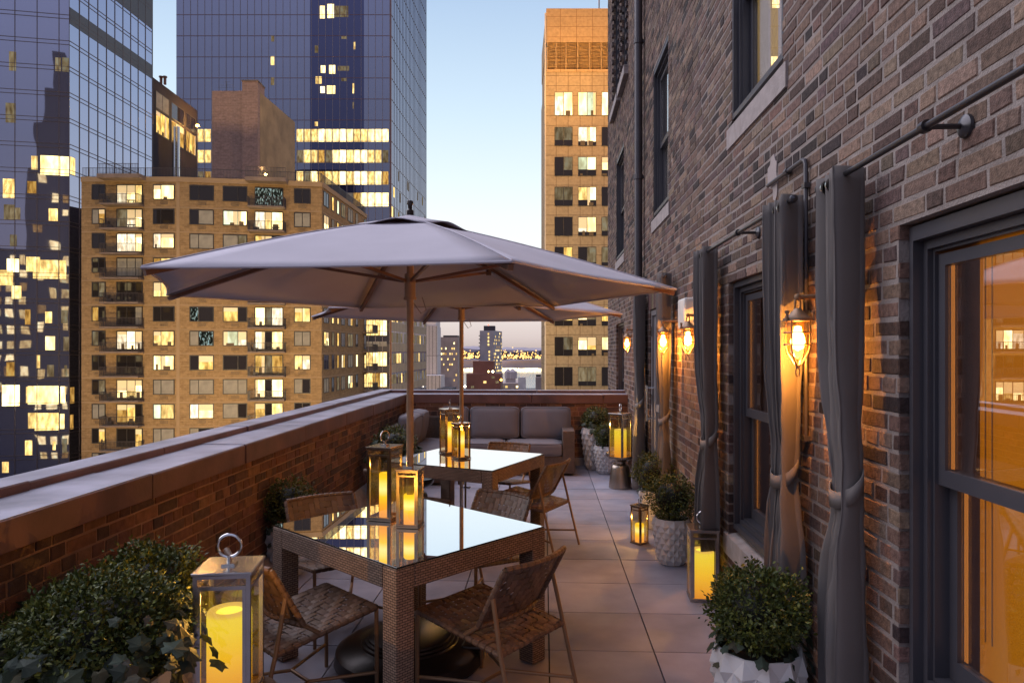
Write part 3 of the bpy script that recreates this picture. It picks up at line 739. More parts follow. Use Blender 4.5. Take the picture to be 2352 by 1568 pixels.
# ---- glass topped wicker tables
def table(x, d, ang, L, Wd, label, H=.745):
    t = thing('wicker_table', label, 'table', group='glass topped wicker tables'); place(t, x, d); t.rotation_euler.z = ang + YAW
    a, b = L / 2, Wd / 2; g = .105; ap = .105
    f = MB(); e = .012
    for s in (-1, 1):
        f.bbox(-a + g + .001, s * b - s * .04, H - .008 - ap, a - g - .001, s * b, H - .008, .006); f.bbox(s * a - s * .04, -b + g + .001, H - .008 - ap, s * a, b - g - .001, H - .008, .006)
    f.build('apron', MT['wicker'], t)
    for sx in (-1, 1):
        for sy in (-1, 1):
            f = MB(); f.bbox(sx * a, sy * b, .004, sx * (a - g), sy * (b - g), H - .008, .010); f.build('leg', MT['wicker'], t)
    f = MB(); f.box(-a + .041, -b + .041, H - .05, a - .041, b - .041, H - .010); f.build('top_panel', MT['wicker'], t)
    f = MB(); f.box(-a + .006, -b + .006, H - .0075, a - .006, b - .006, H - .0015); f.build('glass_edge', MT['glass_edge'], t)
    f = MB(); f.box(-a + .008, -b + .008, H - .0013, a - .008, b - .008, H); f.build('glass_top', MT['table_glass'], t)
    return t
T1 = (-.58, 3.874, R(-43.3)); T2 = (-.416, 6.356, R(-26.5))
table(*T1, 1.135, 1.03, 'front wicker table with a mirror like glass top and two lit lanterns')
table(*T2, 1.10, 1.05, 'far wicker table with a bright glass top near the sofa')

# ---- umbrellas
def umbrella(x, d, label, rot, Rr=1.458, zr=2.05, za=2.46):
    t = thing('patio_umbrella', label, 'umbrella', group='taupe hexagonal patio umbrellas'); place(t, x, d); t.rotation_euler.z = R(rot) + YAW
    tip = [Vector((Rr * math.cos(R(60 * k)), Rr * math.sin(R(60 * k)), zr)) for k in range(6)]; ap = Vector((0, 0, za))
    q = MB(); n, m = 12, 10
    for k in range(6):
        A, B = tip[k], tip[(k + 1) % 6]; vs = []; fs = []
        for j in range(n + 1):
            u = j / n; dome = .020 * math.sin(math.pi * min(1, u * 1.0)) 
            for i in range(m + 1):
                w = i / m; P = ap.lerp(A.lerp(B, w), u)
                s = math.sin(math.pi * w)
                P = P + Vector((0, 0, dome - .028 * s * math.sin(math.pi * u * .75) * u))
                if u > 0: P.x *= 1 - .030 * s * u; P.y *= 1 - .030 * s * u
                P.z += .018 * s * u ** 4
                vs.append(P)
        for j in range(n):
            for i in range(m): fs.append((j * (m + 1) + i, (j + 1) * (m + 1) + i, (j + 1) * (m + 1) + i + 1, j * (m + 1) + i + 1))
        q.add(vs, fs)
    can = q.build('canopy', MT['canopy'], t, True); md = can.modifiers.new('thick', 'SOLIDIFY'); md.thickness = .004
    s = MB()
    for k in range(6):
        A = tip[k]; s.tube([ap.lerp(A, u) + Vector((0, 0, .020 * math.sin(math.pi * u) + .002)) for u in [i / 12 for i in range(1, 13)]], .0035, 5)
    for k in range(6):
        A, B = tip[k], tip[(k + 1) % 6]; L_ = []
        for i in range(m + 1):
            w = i / m; sn = math.sin(math.pi * w); P = A.lerp(B, w); P = P + Vector((0, 0, -.028 * sn * math.sin(math.pi * .75) + .018 * sn)); P.x *= 1 - .030 * sn; P.y *= 1 - .030 * sn; L_.append(P + Vector((0, 0, -.003)))
        s.tube(L_, .006, 6)
    s.build('seam', MT['canopy'], can, True)
    v = MB(); vr = .33; nn = 48; vs = [Vector((0, 0, za + .022))]; fs = []
    for j in range(1, 5):
        for k in range(nn):
            a = 2 * math.pi * k / nn; h6 = math.cos(R(30)) / math.cos((a % R(60)) - R(30)); w = j / 4; s6 = abs(math.sin(3 * a))
            vs.append(Vector((vr * w * h6 * math.cos(a), vr * w * h6 * math.sin(a), za + .022 - (za - zr) / Rr * vr * w * h6 * .85 + .018 * w * w * math.sin(3 * a) ** 2 - .02 * w)))
    for k in range(nn): fs.append((0, 1 + k, 1 + (k + 1) % nn))
    for j in range(3):
        for k in range(nn): fs.append((1 + j * nn + k, 1 + (j + 1) * nn + k, 1 + (j + 1) * nn + (k + 1) % nn, 1 + j * nn + (k + 1) % nn))
    v.add(vs, fs); o = v.build('vent_flap', MT['canopy'], t, True); md = o.modifiers.new('thick', 'SOLIDIFY'); md.thickness = .004
    p = MB(); p.tube([(0, 0, .75), (0, 0, za + .02)], .0195, 16); p.build('pole', MT['wood_pole'], t, True)
    p = MB(); p.tube([(0, 0, .16), (0, 0, .82)], .0165, 16); p.build('lower_pole', MT['chrome'], t, True)
    p = MB(); p.lathe([(0, 0), (.022, .0), (.022, .035), (.012, .045), (.012, .065), (.019, .075), (.016, .09), (0, .098)], 14, c=(0, 0, za + .008)); p.build('finial', MT['dark_bronze'], t, True)
    p = MB(); p.tube([(0, 0, zr - .04), (0, 0, zr + .10)], .031, 14); p.tube([(0, 0, zr - .045), (0, 0, zr - .030)], .036, 14); p.build('runner', MT['wood_pole'], t, True)
    p = MB(); p.tube([(.02, 0, zr - .06), (.06, .01, zr - .12), (.09, .01, zr - .10), (.07, 0, zr - .03)], .003, 5); p.build('pull_cord', MT['sill'], t, True)
    for k in range(6):
        A = tip[k]; T0 = ap.lerp(A, .06) - Vector((0, 0, .045)); T1_ = A - Vector((0, 0, .022)) - A.normalized() * 0
        md_ = ap.lerp(A, .5) - Vector((0, 0, .018))
        p = MB(); p.tube([T0, md_, T1_ * .992 + Vector((0, 0, .014))], .0155, 4, sq=True); p.build('rib', MT['umbrella_rib'], t)
        q2 = ap.lerp(A, .48) - Vector((0, 0, .040)); c = Vector((A.x, A.y, 0)).normalized() * .035 + Vector((0, 0, zr + .06))
        p = MB(); p.tube([c, q2], .0115, 4, sq=True); p.tube([q2 + Vector((0, 0, -.02)), q2 + Vector((0, 0, .03))], .017, 8); p.build('strut', MT['umbrella_rib'], t)
    b = MB(); b.lathe([(.40, 0.0), (.415, .02), (.405, .075), (.36, .10), (.27, .110), (.265, .120), (.250, .122), (.247, .133), (.232, .135), (.229, .146), (.21, .150), (.04, .155), (.032, .17), (.030, .22), (.0, .22)], 48); b.build('base', MT['dark_bronze'], t, True)
    p = MB()
    for z in (.24, .52): p.tube([(0, 0, z), (0, 0, z + .03)], .027, 14); 
    p.tube([(0, 0, .50), (0, 0, .535)], .034, 14); p.tube([(.02, 0, .47), (.07, 0, .47)], .007, 8); p.tube([(.075, -.018, .47), (.075, .018, .47)], .009, 8); p.tube([(.02, 0, .25), (.06, 0, .25)], .007, 8); p.lathe([(0, .016), (.014, .008), (.014, -.008), (0, -.016)], 10, c=(.07, 0, .25))
    p.build('clamp', MT['chrome'], t, True)
    p = MB(); p.bbox(.30, -.06, .088, .42, .06, .115, .012); p.build('base_handle', MT['dark_bronze'], t)
    return t
umbrella(-.57, 3.87, 'large taupe umbrella over the front table, its canopy spanning the terrace', -7)
umbrella(-.464, 6.356, 'taupe umbrella over the far table, half hidden by the front canopy', -9)

# ---- lanterns
def lantern(loc, rz, w, h, cr, chh, label, cm='candle', ringrot=0.0, pw_=4.5):
    t = thing('lantern', label, 'lantern', loc, rz, 'glass and metal candle lanterns')
    a = w / 2; p = max(.010, w * .075); f = MB()
    for sx in (-1, 1):
        for sy in (-1, 1): f.box(sx * a, sy * a, .012, sx * (a - p), sy * (a - p), h - .012)
    f.box(-a - .004, -a - .004, 0.002, a + .004, a + .004, .012)
    for z in (.0125, h - .012 - p * .8):
        for s in (-1, 1):
            f.box(-a + p, s * a, z, a - p, s * (a - p * .6), z + p * .8); f.box(s * a, -a + p, z, s * (a - p * .6), a - p, z + p * .8)
    zr = h * .87
    f.box(-a + p, -a - .002, zr, a - p, -a + p * .7, zr + p * .9)
    for sx in (-1, 1): f.box(sx * (a - p), -a - .003, .014 + p, sx * (a - p * 1.8), -a + p * .5, zr)
    f.box(a + .001, -a + p, zr, a - p * .7, a - p, zr + p * .7); f.box(-a - .001, -a + p, zr, -a + p * .7, a - p, zr + p * .7)
    LM = MT['steel' if cm == 'candle_big' else 'lantern_metal']
    f.build('frame', LM, t)
    f = MB(); f.bbox(-a - .006, -a - .006, h - .0118, a + .006, a + .006, h, .003); f.build('roof', LM, t)
    f = MB(); f.box(-w * .12, -w * .12, h, w * .12, w * .12, h + .008); f.tube([(0, 0, h + .008), (0, 0, h + w * .16)], w * .05, 10)
    rr = w * .21; T = Matrix.Translation((0, 0, h + w * .16 + rr * .9)) @ Matrix.Rotation(ringrot, 4, 'Z')
    f.tube([T @ Vector((rr * math.cos(i * math.pi / 14), 0, rr * math.sin(i * math.pi / 14))) for i in range(28)], w * .028, 8, True)
    f.build('ring_handle', MT['chrome'], t, True)
    for s in (-1, 1):
        q = MB(); q.box(-a + p, s * (a - p * .45), .014 + p * .8, a - p, s * (a - p * .45) - .002, h - .0125 - p * .8); q.build('pane', MT['lantern_glass'], t)
        q = MB(); q.box(s * (a - p * .45), -a + p, .014 + p * .8, s * (a - p * .45) - .002, a - p, h - .0125 - p * .8); q.build('pane', MT['lantern_glass'], t)
    q = MB(); q.lathe([(cr, .0135), (cr, .0135 + chh - .006), (cr - .005, .0135 + chh), (cr * .66, .0135 + chh - .001), (cr * .6, .0135 + chh - .014), (0, .0135 + chh - .022)], 28); cd_ = q.build('candle', MT[cm], t, True)
    q = MB(); q.lathe([(cr * .585, .0135 + chh - .012), (cr * .58, .0135 + chh - .006), (0, .0135 + chh - .004)], 24); q.build('glow_disc', MT['candle_top_glow'], cd_, True)
    l = bpy.data.lights.new('candle_light', 'POINT'); l.energy = pw_; l.color = (1, .55, .13); l.shadow_soft_size = 0
    o = bpy.data.objects.new('candle_light', l); COL.objects.link(o); o.parent = t; o.location = (0, 0, .0135 + chh + .04)
    return t
def lan(u, v, z, *a, **k): x, y, zz = flo(u, v, z); return lantern((x, y, zz), *a, **k)
ZT_ = .7455
lan(884, 1190, ZT_, R(-15), .152, .425, .033, .255, 'tallest lantern on the front table, left of a shorter one, with a slim lit candle', ringrot=R(70))
lan(942, 1207, ZT_, R(-6), .122, .325, .036, .165, 'shorter lantern with a stubby lit candle on the front table', ringrot=R(70))
lan(1033, 1040, ZT_, R(31), .150, .425, .031, .285, 'taller of the two lit lanterns on the far table', ringrot=R(60))
lan(1059, 1052, ZT_, R(38), .125, .325, .032, .235, 'smaller of the two lit lanterns on the far table', ringrot=R(60))
lantern((*flo(1425, 1052, .442)[:2], .442), R(46), .195, .54, .072, .335, 'lit lantern standing on the silver drum stool by the wall', 'candle_big', R(20), 8)
lan(1614, 1372, 0, R(-4), .190, .495, .080, .325, 'big lit lantern on the paving between two boxwood pots', 'candle_big', R(5), 10)
lan(1469, 1247, 0, R(40), .112, .345, .040, .165, 'small lit lantern on the paving beside the boxwood pots', ringrot=R(20))
xb, yb = cw(-1.085, 2.66)
lantern((xb, yb, .402), R(9), .205, .50, .082, .315, 'very large lit lantern in front of the near parapet shrubs', 'candle_big', R(0), 7)

# ---- drum stools
def stool(x, d, label, m='stool_metal', H=.44):
    t = thing('drum_stool', label, 'side table', group='turned metal drum stools'); place(t, x, d); k = H / .44
    q = MB(); q.lathe([(.145, .004), (.147, .02), (.135, .12), (.118, .25), (.108, .285), (.09, .300), (.078, .303)], 40); q.lathe([(.070, .300), (.066, .318), (.074, .335)], 40); q.v = [(a, b, c * k) for a, b, c in q.v]; q.build('pedestal', MT[m], t, True)
    q = MB(); q.lathe([(.075, .336), (.09, .338), (.16, .375), (.178, .40), (.182, .425), (.178, .44), (0, .44)], 40); q.v = [(a, b, c * k) for a, b, c in q.v]; q.build('top', MT[m], t, True)
x, y, z = flo(1425, 1110, 0); stool((1425 - U0) / FOC * 8.73, 8.73, 'silver drum stool by the wall carrying a lantern')
stool(-.97, 7.0, 'dark bronze drum stool behind the far table legs', 'dark_bronze')
stool(-1.085, 2.66, 'drum stool under the very large lantern, its top just below the picture edge', 'stool_metal', .40)

# ---- corner sofa
sofa = thing('corner_sofa', 'grey cushioned wicker corner sofa along the end parapet', 'sofa', (-.8, 9.9, 0))
def cushion(name, x0, y0, z0, x1, y1, z1, puff=.018, tilt=0.0, ax='X'):
    bm = bmesh.new(); bmesh.ops.create_cube(bm, size=2); bmesh.ops.subdivide_edges(bm, edges=bm.edges[:], cuts=9, use_grid_fill=True)
    h = Vector(((x1 - x0) / 2, (y1 - y0) / 2, (z1 - z0) / 2)); c = Vector(((x0 + x1) / 2, (y0 + y1) / 2, (z0 + z1) / 2)); r = min(h) * .55
    for p in bm.verts:
        n = p.co.copy(); q = Vector((n.x * h.x, n.y * h.y, n.z * h.z)); inner = Vector([max(-(h[i] - r), min(h[i] - r, q[i])) for i in range(3)])
        dv = q - inner; q = inner + (dv.normalized() * r if dv.length > 1e-6 else dv)
        bx = (1 - n.x ** 2), (1 - n.y ** 2), (1 - n.z ** 2)
        i = min(range(3), key=lambda k: h[k]); o = [k for k in range(3) if k != i]
        q[i] += puff * n[i] * bx[o[0]] * bx[o[1]] + .003 * math.sin(n[o[0]] * 9 + n[o[1]] * 4)
        p.co = q
    T = Matrix.Translation(c) @ Matrix.Rotation(tilt, 4, ax); m = MB(); m.bm(bm, T)
    ed = MB()
    i = min(range(3), key=lambda k: h[k]); o = [k for k in range(3) if k != i]
    for s in (-1, 1):
        pts = []
        for t in range(40):
            a = 2 * math.pi * t / 40; v = [0, 0, 0]; ca, sa = math.cos(a), math.sin(a)
            sup = lambda q: math.copysign(abs(q) ** .22, q)
            v[o[0]] = sup(ca) * (h[o[0]] - .012); v[o[1]] = sup(sa) * (h[o[1]] - .012); v[i] = s * (h[i] - r * .18); pts.append(T @ Vector(v))
        ed.tube(pts, .0055, 5, True)
    o2 = prt(m, name, 'cushion', sofa, True); ed.build('piping', MT['cushion'], o2, True, sofa.location)
sx0, sx1, sy0, sy1 = -2.02, .42, 9.56, 10.40; rx = -1.275; ry = 8.80
q = MB(); q.bbox(rx, sy0, .03, sx1 - .165, sy1 - .08, .265, .01); prt(q, 'seat_base', 'sofa_wicker', sofa)
q = MB(); q.bbox(sx0, ry, .03, rx - .002, sy1 - .08, .265, .01); prt(q, 'return_base', 'sofa_wicker', sofa)
q = MB(); q.bbox(sx1 - .165, sy0 - .005, .03, sx1, sy1, .62, .012); prt(q, 'arm', 'sofa_wicker', sofa)
q = MB(); q.bbox(sx0 + .14, sy1 - .08, .03, sx1 - .167, sy1, .74, .012); prt(q, 'back_frame', 'sofa_wicker', sofa)
q = MB(); q.bbox(sx0, ry, .27, sx0 + .10, sy1, .74, .012); prt(q, 'return_back', 'sofa_wicker', sofa)
bw = .735
for k in range(3):
    x1 = sx1 - .03 - k * (bw + .012); x0 = x1 - bw
    if k == 2: x0 = rx - .25
    cushion('back_cushion', x0, sy1 - .34, .43, x1, sy1 - .10, .90, .022, R(-9), 'X')
for (xa, xb2) in ((sx1 - .165 - .80, sx1 - .168), (rx, sx1 - .165 - .81)):
    cushion('seat_cushion', xa, sy0 - .02, .266, xb2, sy1 - .25, .445, .012)
cushion('seat_cushion', sx0 + .12, ry - .02, .266, rx + .0, sy1 - .25, .445, .012)
cushion('back_cushion', sx0 + .11, ry + .03, .43, sx0 + .33, ry + .66, .88, .022, R(9), 'Y')
cushion('back_cushion', sx0 + .11, ry + .69, .43, sx0 + .33, ry + 1.24, .88, .022, R(9), 'Y')

# ---- potted plants
def leaves(mb, n, fn, size, rg, broad=.55, pal=((.9, 1.0, .8), (1.25, 1.2, .7), (.6, .75, .7), (.45, .55, .5))):
    for _ in range(n):
        P, N = fn(); s = size * rg.uniform(.65, 1.25)
        d = (N * .6 + Vector((rg.gauss(0, 1), rg.gauss(0, 1), rg.gauss(.3, 1))) * .75).normalized()
        t = d.cross(Vector((rg.gauss(0, 1), rg.gauss(0, 1), rg.gauss(0, 1)))).normalized(); u = d.cross(t)
        c = rg.choice(pal); v = rg.uniform(.75, 1.25); col = (c[0] * v, c[1] * v, c[2] * v)
        mb.add([P, P + d * s * .5 + t * s * broad * .5 + u * s * .08, P + d * s, P + d * s * .5 - t * s * broad * .5 + u * s * .08], [(0, 1, 2), (0, 2, 3)], col)
def ivyleaf(mb, P, N, s, rg):
    t = N.cross(Vector((rg.gauss(0, 1), rg.gauss(0, 1), rg.gauss(0, 1)))).normalized(); u = N.cross(t)
    k1, k2 = rg.uniform(.85, 1.1), rg.uniform(.85, 1.1); sh = [(0, -.12), (.34 * k1, -.30), (.56 * k1, -.02), (.50, .14), (.66 * k1, .42), (.34, .52), (0.04, .95), (-.34, .52), (-.66 * k2, .42), (-.50, .14), (-.56 * k2, -.02), (-.34 * k2, -.30)]
    v = rg.uniform(.5, 1.5); w = rg.random()
    col = (v * (1 + .5 * (w > .85)), v, v * rg.uniform(.8, 1.25))
    vs = [P + N * .10 * s] + [P + t * a * s + u * b * s - N * (.14 * s * (abs(a) + abs(b))) for a, b in sh]
    mb.add(vs, [(0, 1 + i, 1 + (i + 1) % 12) for i in range(12)], col)
def plant(x, y, label, pr, ph, br, name='potted_boxwood', nl=2600, ls=.019, ivy=0, isz=.05, bz=None, squash=.9, n=12, seed=1, ball=True, z0=0, spill=1.0, ivz=0.0):
    rg = random.Random(seed); t = thing(name, label, 'potted plant', (x, y, z0), rg.uniform(0, 1), 'plants in white faceted pots')
    q = MB(); rows = 8; f = lambda k: pr * (.66 + .40 * (k / rows) ** .8 - .06 * max(0, k / rows - .8) / .2)
    V = lambda i, j, e=0: Vector(((f(i) + e) * math.cos(2 * math.pi * (j + .5 * (i % 2)) / n), (f(i) + e) * math.sin(2 * math.pi * (j + .5 * (i % 2)) / n), .004 + ph * i / rows))
    for i in range(rows - 1):
        for j in range(n):
            if i % 2 == 0: l, r_ = (i + 1, j - 1), (i + 1, j)
            else: l, r_ = (i + 1, j), (i + 1, j + 1)
            A, L, T_, R_ = V(i, j), V(*l), V(i + 2, j), V(*r_)
            c = (A + L + T_ + R_) / 4; c = c + Vector((c.x, c.y, 0)).normalized() * (pr * .125 + .004); c.z -= ph / rows * .15
            tt = rg.uniform(.97, 1.0); q.add([A, L, T_, R_, c], [(0, 4, 1), (1, 4, 2), (2, 4, 3), (3, 4, 0)], (tt, tt, tt))
    for j in range(n):
        A, L, B2 = V(0, j), V(1, j), V(0, j + 1); q.add([A, B2, L], [(0, 1, 2)])
        A, L, B2 = V(rows, j), V(rows - 1, j), V(rows, j + 1); q.add([A, B2, L], [(0, 2, 1)])
        a, b = V(rows, j), V(rows, j + 1); q.add([a, b, Vector((b.x * .93, b.y * .93, b.z)), Vector((a.x * .93, a.y * .93, a.z))], [(0, 1, 2, 3)])
        q.add([Vector((a.x * .93, a.y * .93, a.z)), Vector((b.x * .93, b.y * .93, b.z)), Vector((b.x * .9, b.y * .9, b.z - .05)), Vector((a.x * .9, a.y * .9, a.z - .05))], [(0, 1, 2, 3)])
    q.add([V(0, j) for j in range(n)], [tuple(reversed(range(n)))])
    q.build('pot', MT['pot_white'], t)
    s = MB(); s.lathe([(0, ph - .02), (pr * .93, ph - .025), (pr * .9, ph - .06)], 20); s.build('soil', MT['soil'], t)
    zc = bz if bz is not None else ph + br * squash * .82
    if ball:
        phs = [rg.uniform(0, 6.28) for _ in range(6)]
        lump = lambda a, e: 1 + .065 * math.sin(3 * a + phs[0] + 2 * e) + .06 * math.sin(5 * e + 2 * a + phs[1]) + .04 * math.sin(7 * a - 3 * e + phs[2])
        def on():
            zz = rg.uniform(-.92, 1); a = rg.uniform(0, 6.283); e = math.asin(zz); k = lump(a, e) * br * (rg.uniform(.74, 1.0) if rg.random() < .8 else rg.uniform(.98, 1.06 + .12 * (rg.random() < .15)))
            N = Vector((math.cos(e) * math.cos(a), math.cos(e) * math.sin(a), zz)); return Vector((N.x * k, N.y * k, zc + N.z * k * squash)), N
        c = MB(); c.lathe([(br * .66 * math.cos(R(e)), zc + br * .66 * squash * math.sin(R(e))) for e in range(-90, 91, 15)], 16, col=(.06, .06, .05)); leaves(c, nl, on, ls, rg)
        for _ in range(nl // 90):           # stray shoots
            P, N = on(); D = (N + Vector((rg.gauss(0, .4), rg.gauss(0, .4), .5))).normalized(); ln = rg.uniform(.02, .06)
            if N.z < -.2: continue
            P = Vector((0, 0, zc)) + (P - Vector((0, 0, zc))) * 1.0
            for q_ in range(6): leaves(c, 1, lambda P=P, D=D, q_=q_: (P + D * ln * q_ / 5, D), ls * .85, rg, pal=((1.3, 1.35, .8), (1.0, 1.1, .7)))
        c.build('foliage', MT['boxwood'], t)
    s = MB()
    for k in range(4): a = k * 1.7; s.tube([(.03 * math.cos(a), .03 * math.sin(a), ph - .03), (.05 * math.cos(a), .05 * math.sin(a), zc)], .008, 6)
    s.build('stem', MT['stem'], t, True)
    if ivy:
        c = MB()
        for _ in range(ivy):
            a = rg.uniform(0, 6.283); e = rg.random(); rr = pr * (.75 + 1.6 * ivz + .45 * e * spill); z = ph + ivz + .045 * rg.gauss(0, 1) + .03 - .12 * max(0, e - .5) * spill
            ivyleaf(c, Vector((rr * math.cos(a), rr * math.sin(a), z)), Vector((math.cos(a) * rg.uniform(.2, 1), math.sin(a) * rg.uniform(.2, 1), rg.uniform(.2, 1))).normalized(), isz * rg.uniform(.55, 1.15), rg)
        c.build('ivy', MT['ivy'], t)
    return t
def pw(u, d): return pt(u, d)
plant(*pw(1741, 2.86), 'nearest boxwood ball in a white faceted pot with ivy, by the big curtain', .175, .50, .195, nl=6000, ls=.021, ivy=46, isz=.055, seed=11, bz=.66, squash=.82)
plant(*pw(1543, 5.62), 'boxwood ball in a white pot beside the big floor lantern', .145, .37, .205, nl=3400, ls=.021, ivy=10, isz=.04, seed=12, bz=.53)
plant(*pw(1503, 6.75), 'boxwood ball with ivy in a white pot, second along the wall', .14, .37, .205, nl=3000, ls=.022, ivy=26, isz=.05, seed=13, bz=.54)
plant(*pw(1392, 9.75), 'small boxwood ball in a white pot behind the silver drum stool', .165, .39, .17, nl=2000, ls=.024, ivy=14, isz=.05, seed=14, bz=.535)
plant(*pw(1369, 10.12), 'tall white pot of boxwood and spilling ivy in the parapet corner', .20, .60, .20, nl=2200, ls=.025, ivy=60, isz=.07, seed=15, bz=.73, spill=1.4)
plant(*pw(662, 5.35), 'dark boxwood ball in a white pot against the long parapet', .16, .36, .205, nl=3000, ls=.021, ivy=40, isz=.05, seed=16, bz=.545, spill=1.3)
plant(*pw(905, 7.95), 'leafy ivy and boxwood planter in front of the sofa return', .26, .50, .24, nl=2600, ls=.026, ivy=150, isz=.075, seed=17, bz=.64, spill=1.5, ivz=.04)
plant(*pw(230, 2.45), 'big boxwood mound with trailing ivy, beside the very large lantern', .25, .59, .275, nl=15000, ls=.021, ivy=190, isz=.062, seed=18, bz=.71, squash=.76, spill=1.5, ivz=.10)
plant(*pw(338, 3.0), 'boxwood mound close behind the very large lantern, against the parapet', .20, .50, .225, nl=9000, ls=.021, ivy=60, isz=.06, seed=19, bz=.665, squash=.9, spill=1.3)
plant(*pw(20, 2.62), 'dark ivy pot at the picture edge under the parapet', .20, .46, .17, nl=1500, ls=.022, ivy=150, isz=.07, seed=20, bz=.56, spill=1.5, ivz=.12)

# ================================================================== THE CITY
GZ = -48.0
class Fac:
    def __init__(s, p0, p1):
        s.a = Vector((p0[0], p0[1], 0)); s.b = Vector((p1[0], p1[1], 0)); s.d = (s.b - s.a); s.L = s.d.length; s.d /= s.L
        s.n = Vector((s.d.y, -s.d.x, 0))
        s.rot = math.atan2(s.d.y, s.d.x)
    def P(s, t, z, o=0): return s.a + s.d * t + s.n * o + Vector((0, 0, z))
    def s(s, u):
        r = Vector((*pt(u, 1.0), 0)); e = s.d
        den = r.x * e.y - r.y * e.x
        return (s.a.y * r.x - s.a.x * r.y) / -den if abs(den) > 1e-9 else 0
    def z(s, v, t): p = s.a + s.d * t; return hz(v, ahead(p.x, p.y))
    def box(s, mb, t0, t1, z0, z1, o0, o1, col=None):
        a = [s.P(t, z, o) for z in (z0, z1) for o in (o0, o1) for t in (t0, t1)]
        mb.add(a, [(0, 1, 3, 2), (4, 6, 7, 5), (0, 4, 5, 1), (2, 3, 7, 6), (0, 2, 6, 4), (1, 5, 7, 3)] if o0 > o1 else [(0, 2, 3, 1), (4, 5, 7, 6), (0, 1, 5, 4), (2, 6, 7, 3), (0, 4, 6, 2), (1, 3, 7, 5)], col)
    def M(s, t, z, o=0, off=(0, 0, 0)):
        return Matrix.Translation(s.P(t, z, o) - Vector(off)) @ Matrix.Rotation(s.rot, 4, 'Z')
def bpart(mb, name, m, p, smooth=False): return mb.build(name, MT[m] if isinstance(m, str) else m, p, smooth, p.location)
def prism(mb, pts, z0, z1, col=None):
    n = len(pts); a = sum(pts[i][0] * pts[(i + 1) % n][1] - pts[(i + 1) % n][0] * pts[i][1] for i in range(n))
    if a < 0: pts = pts[::-1]
    mb.add([(x, y, z0) for x, y in pts] + [(x, y, z1) for x, y in pts], [tuple(range(n, 2 * n)), tuple(reversed(range(n)))] + [(i, (i + 1) % n, n + (i + 1) % n, n + i) for i in range(n)], col)
_mc = {}
def boxmesh(name, w, h, d, m, ring=0.0, split=None, bar=.06):
    k = (name, round(w, 2), round(h, 2), d, m, ring, split)
    if k not in _mc:
        q = MB()
        if ring:
            q.box(-w / 2, -d, 0, -w / 2 + ring, 0, h); q.box(w / 2 - ring, -d, 0, w / 2, 0, h); q.box(-w / 2 + ring, -d, 0, w / 2 - ring, 0, ring); q.box(-w / 2 + ring, -d, h - ring, w / 2 - ring, 0, h)
            for sp in (split or ()): q.box(-w / 2 + w * sp - bar / 2, -d, ring, -w / 2 + w * sp + bar / 2, 0, h - ring)
        else: q.box(-w / 2, -d, 0, w / 2, 0, h)
        _mc[k] = q.mesh(name, MT[m])
    return _mc[k]
MT['lit_room'] = roomglow('lit_room', (1.0, .69, .24), 1.75, .30, 1.3, hot=1.3)
MT['lit_white'] = roomglow('lit_white', (1.0, .77, .34), 3.0, .5, .9, hot=1.2)
MT['amber_room'] = roomglow('amber_room', (.95, .52, .12), .75, .25, 1.6)
MT['dim_room'] = roomglow('dim_room', (.75, .58, .33), .30, .3, 1.3)
MT['pale_blind'] = mat('pale_blind', (.17, .15, .125), .8, var=.3, vs=1.2, emit=(.6, .48, .33), es=.10)
MT['dark_pane'] = mirrorglass('dark_pane', (.018, .015, .015), (.6, .6, .66), .05, .6, 2)
MT['sparkle'] = roomglow('sparkle_room', (.55, .72, .66), .55, 0.03, 5, .50, .66)
MT['city_frame'] = mat('city_frame', (.022, .018, .018), .5)
MT['rail_metal'] = mat('rail_metal', (.035, .026, .028), .5)
MT['apt_brick'] = brickmat('apartment_brick', (.255, .165, .083), (.185, .115, .056), (.26, .175, .10), .62, .20, .018, .5, .9, .1, 1, spec=.2)
MT['apt_band'] = mat('apartment_band', (.26, .175, .10), .9, var=.12, vs=.6)
MT['slab'] = mat('balcony_slab', (.16, .115, .095), .8, var=.2, vs=1)
MT['grille'] = mat('vent_grille', (.14, .10, .065), .8)
MT['lit_pale'] = roomglow('lit_pale', (1.0, .86, .60), 1.7, .42, 1.6, hot=1.1)
MT['lit_gold'] = roomglow('lit_gold', (1.0, .62, .16), 1.35, .22, 1.1, hot=1.4)
MT['lit_green'] = roomglow('lit_green', (.86, .95, .62), 1.3, .5, .9, hot=1.1)
MT['lit_blind'] = mat('lit_blind', (.4, .33, .22), .8, emit=(1.0, .70, .34), es=.55)
MT['furnishing'] = mat('furnishing', (.05, .03, .02), .8, emit=(.6, .32, .1), es=.12)
ALT = {'L': ['lit_room', 'lit_room', 'lit_gold', 'lit_pale', 'lit_white'], 'W': ['lit_white', 'lit_white', 'lit_pale', 'lit_green'], 'A': ['amber_room', 'lit_gold']}
KIND = {'L': 'lit_room', 'W': 'lit_white', 'A': 'amber_room', 'D': 'dim_room', 'G': 'pale_blind', 'K': 'dark_pane', 'S': 'sparkle'}
wr = random.Random(99)
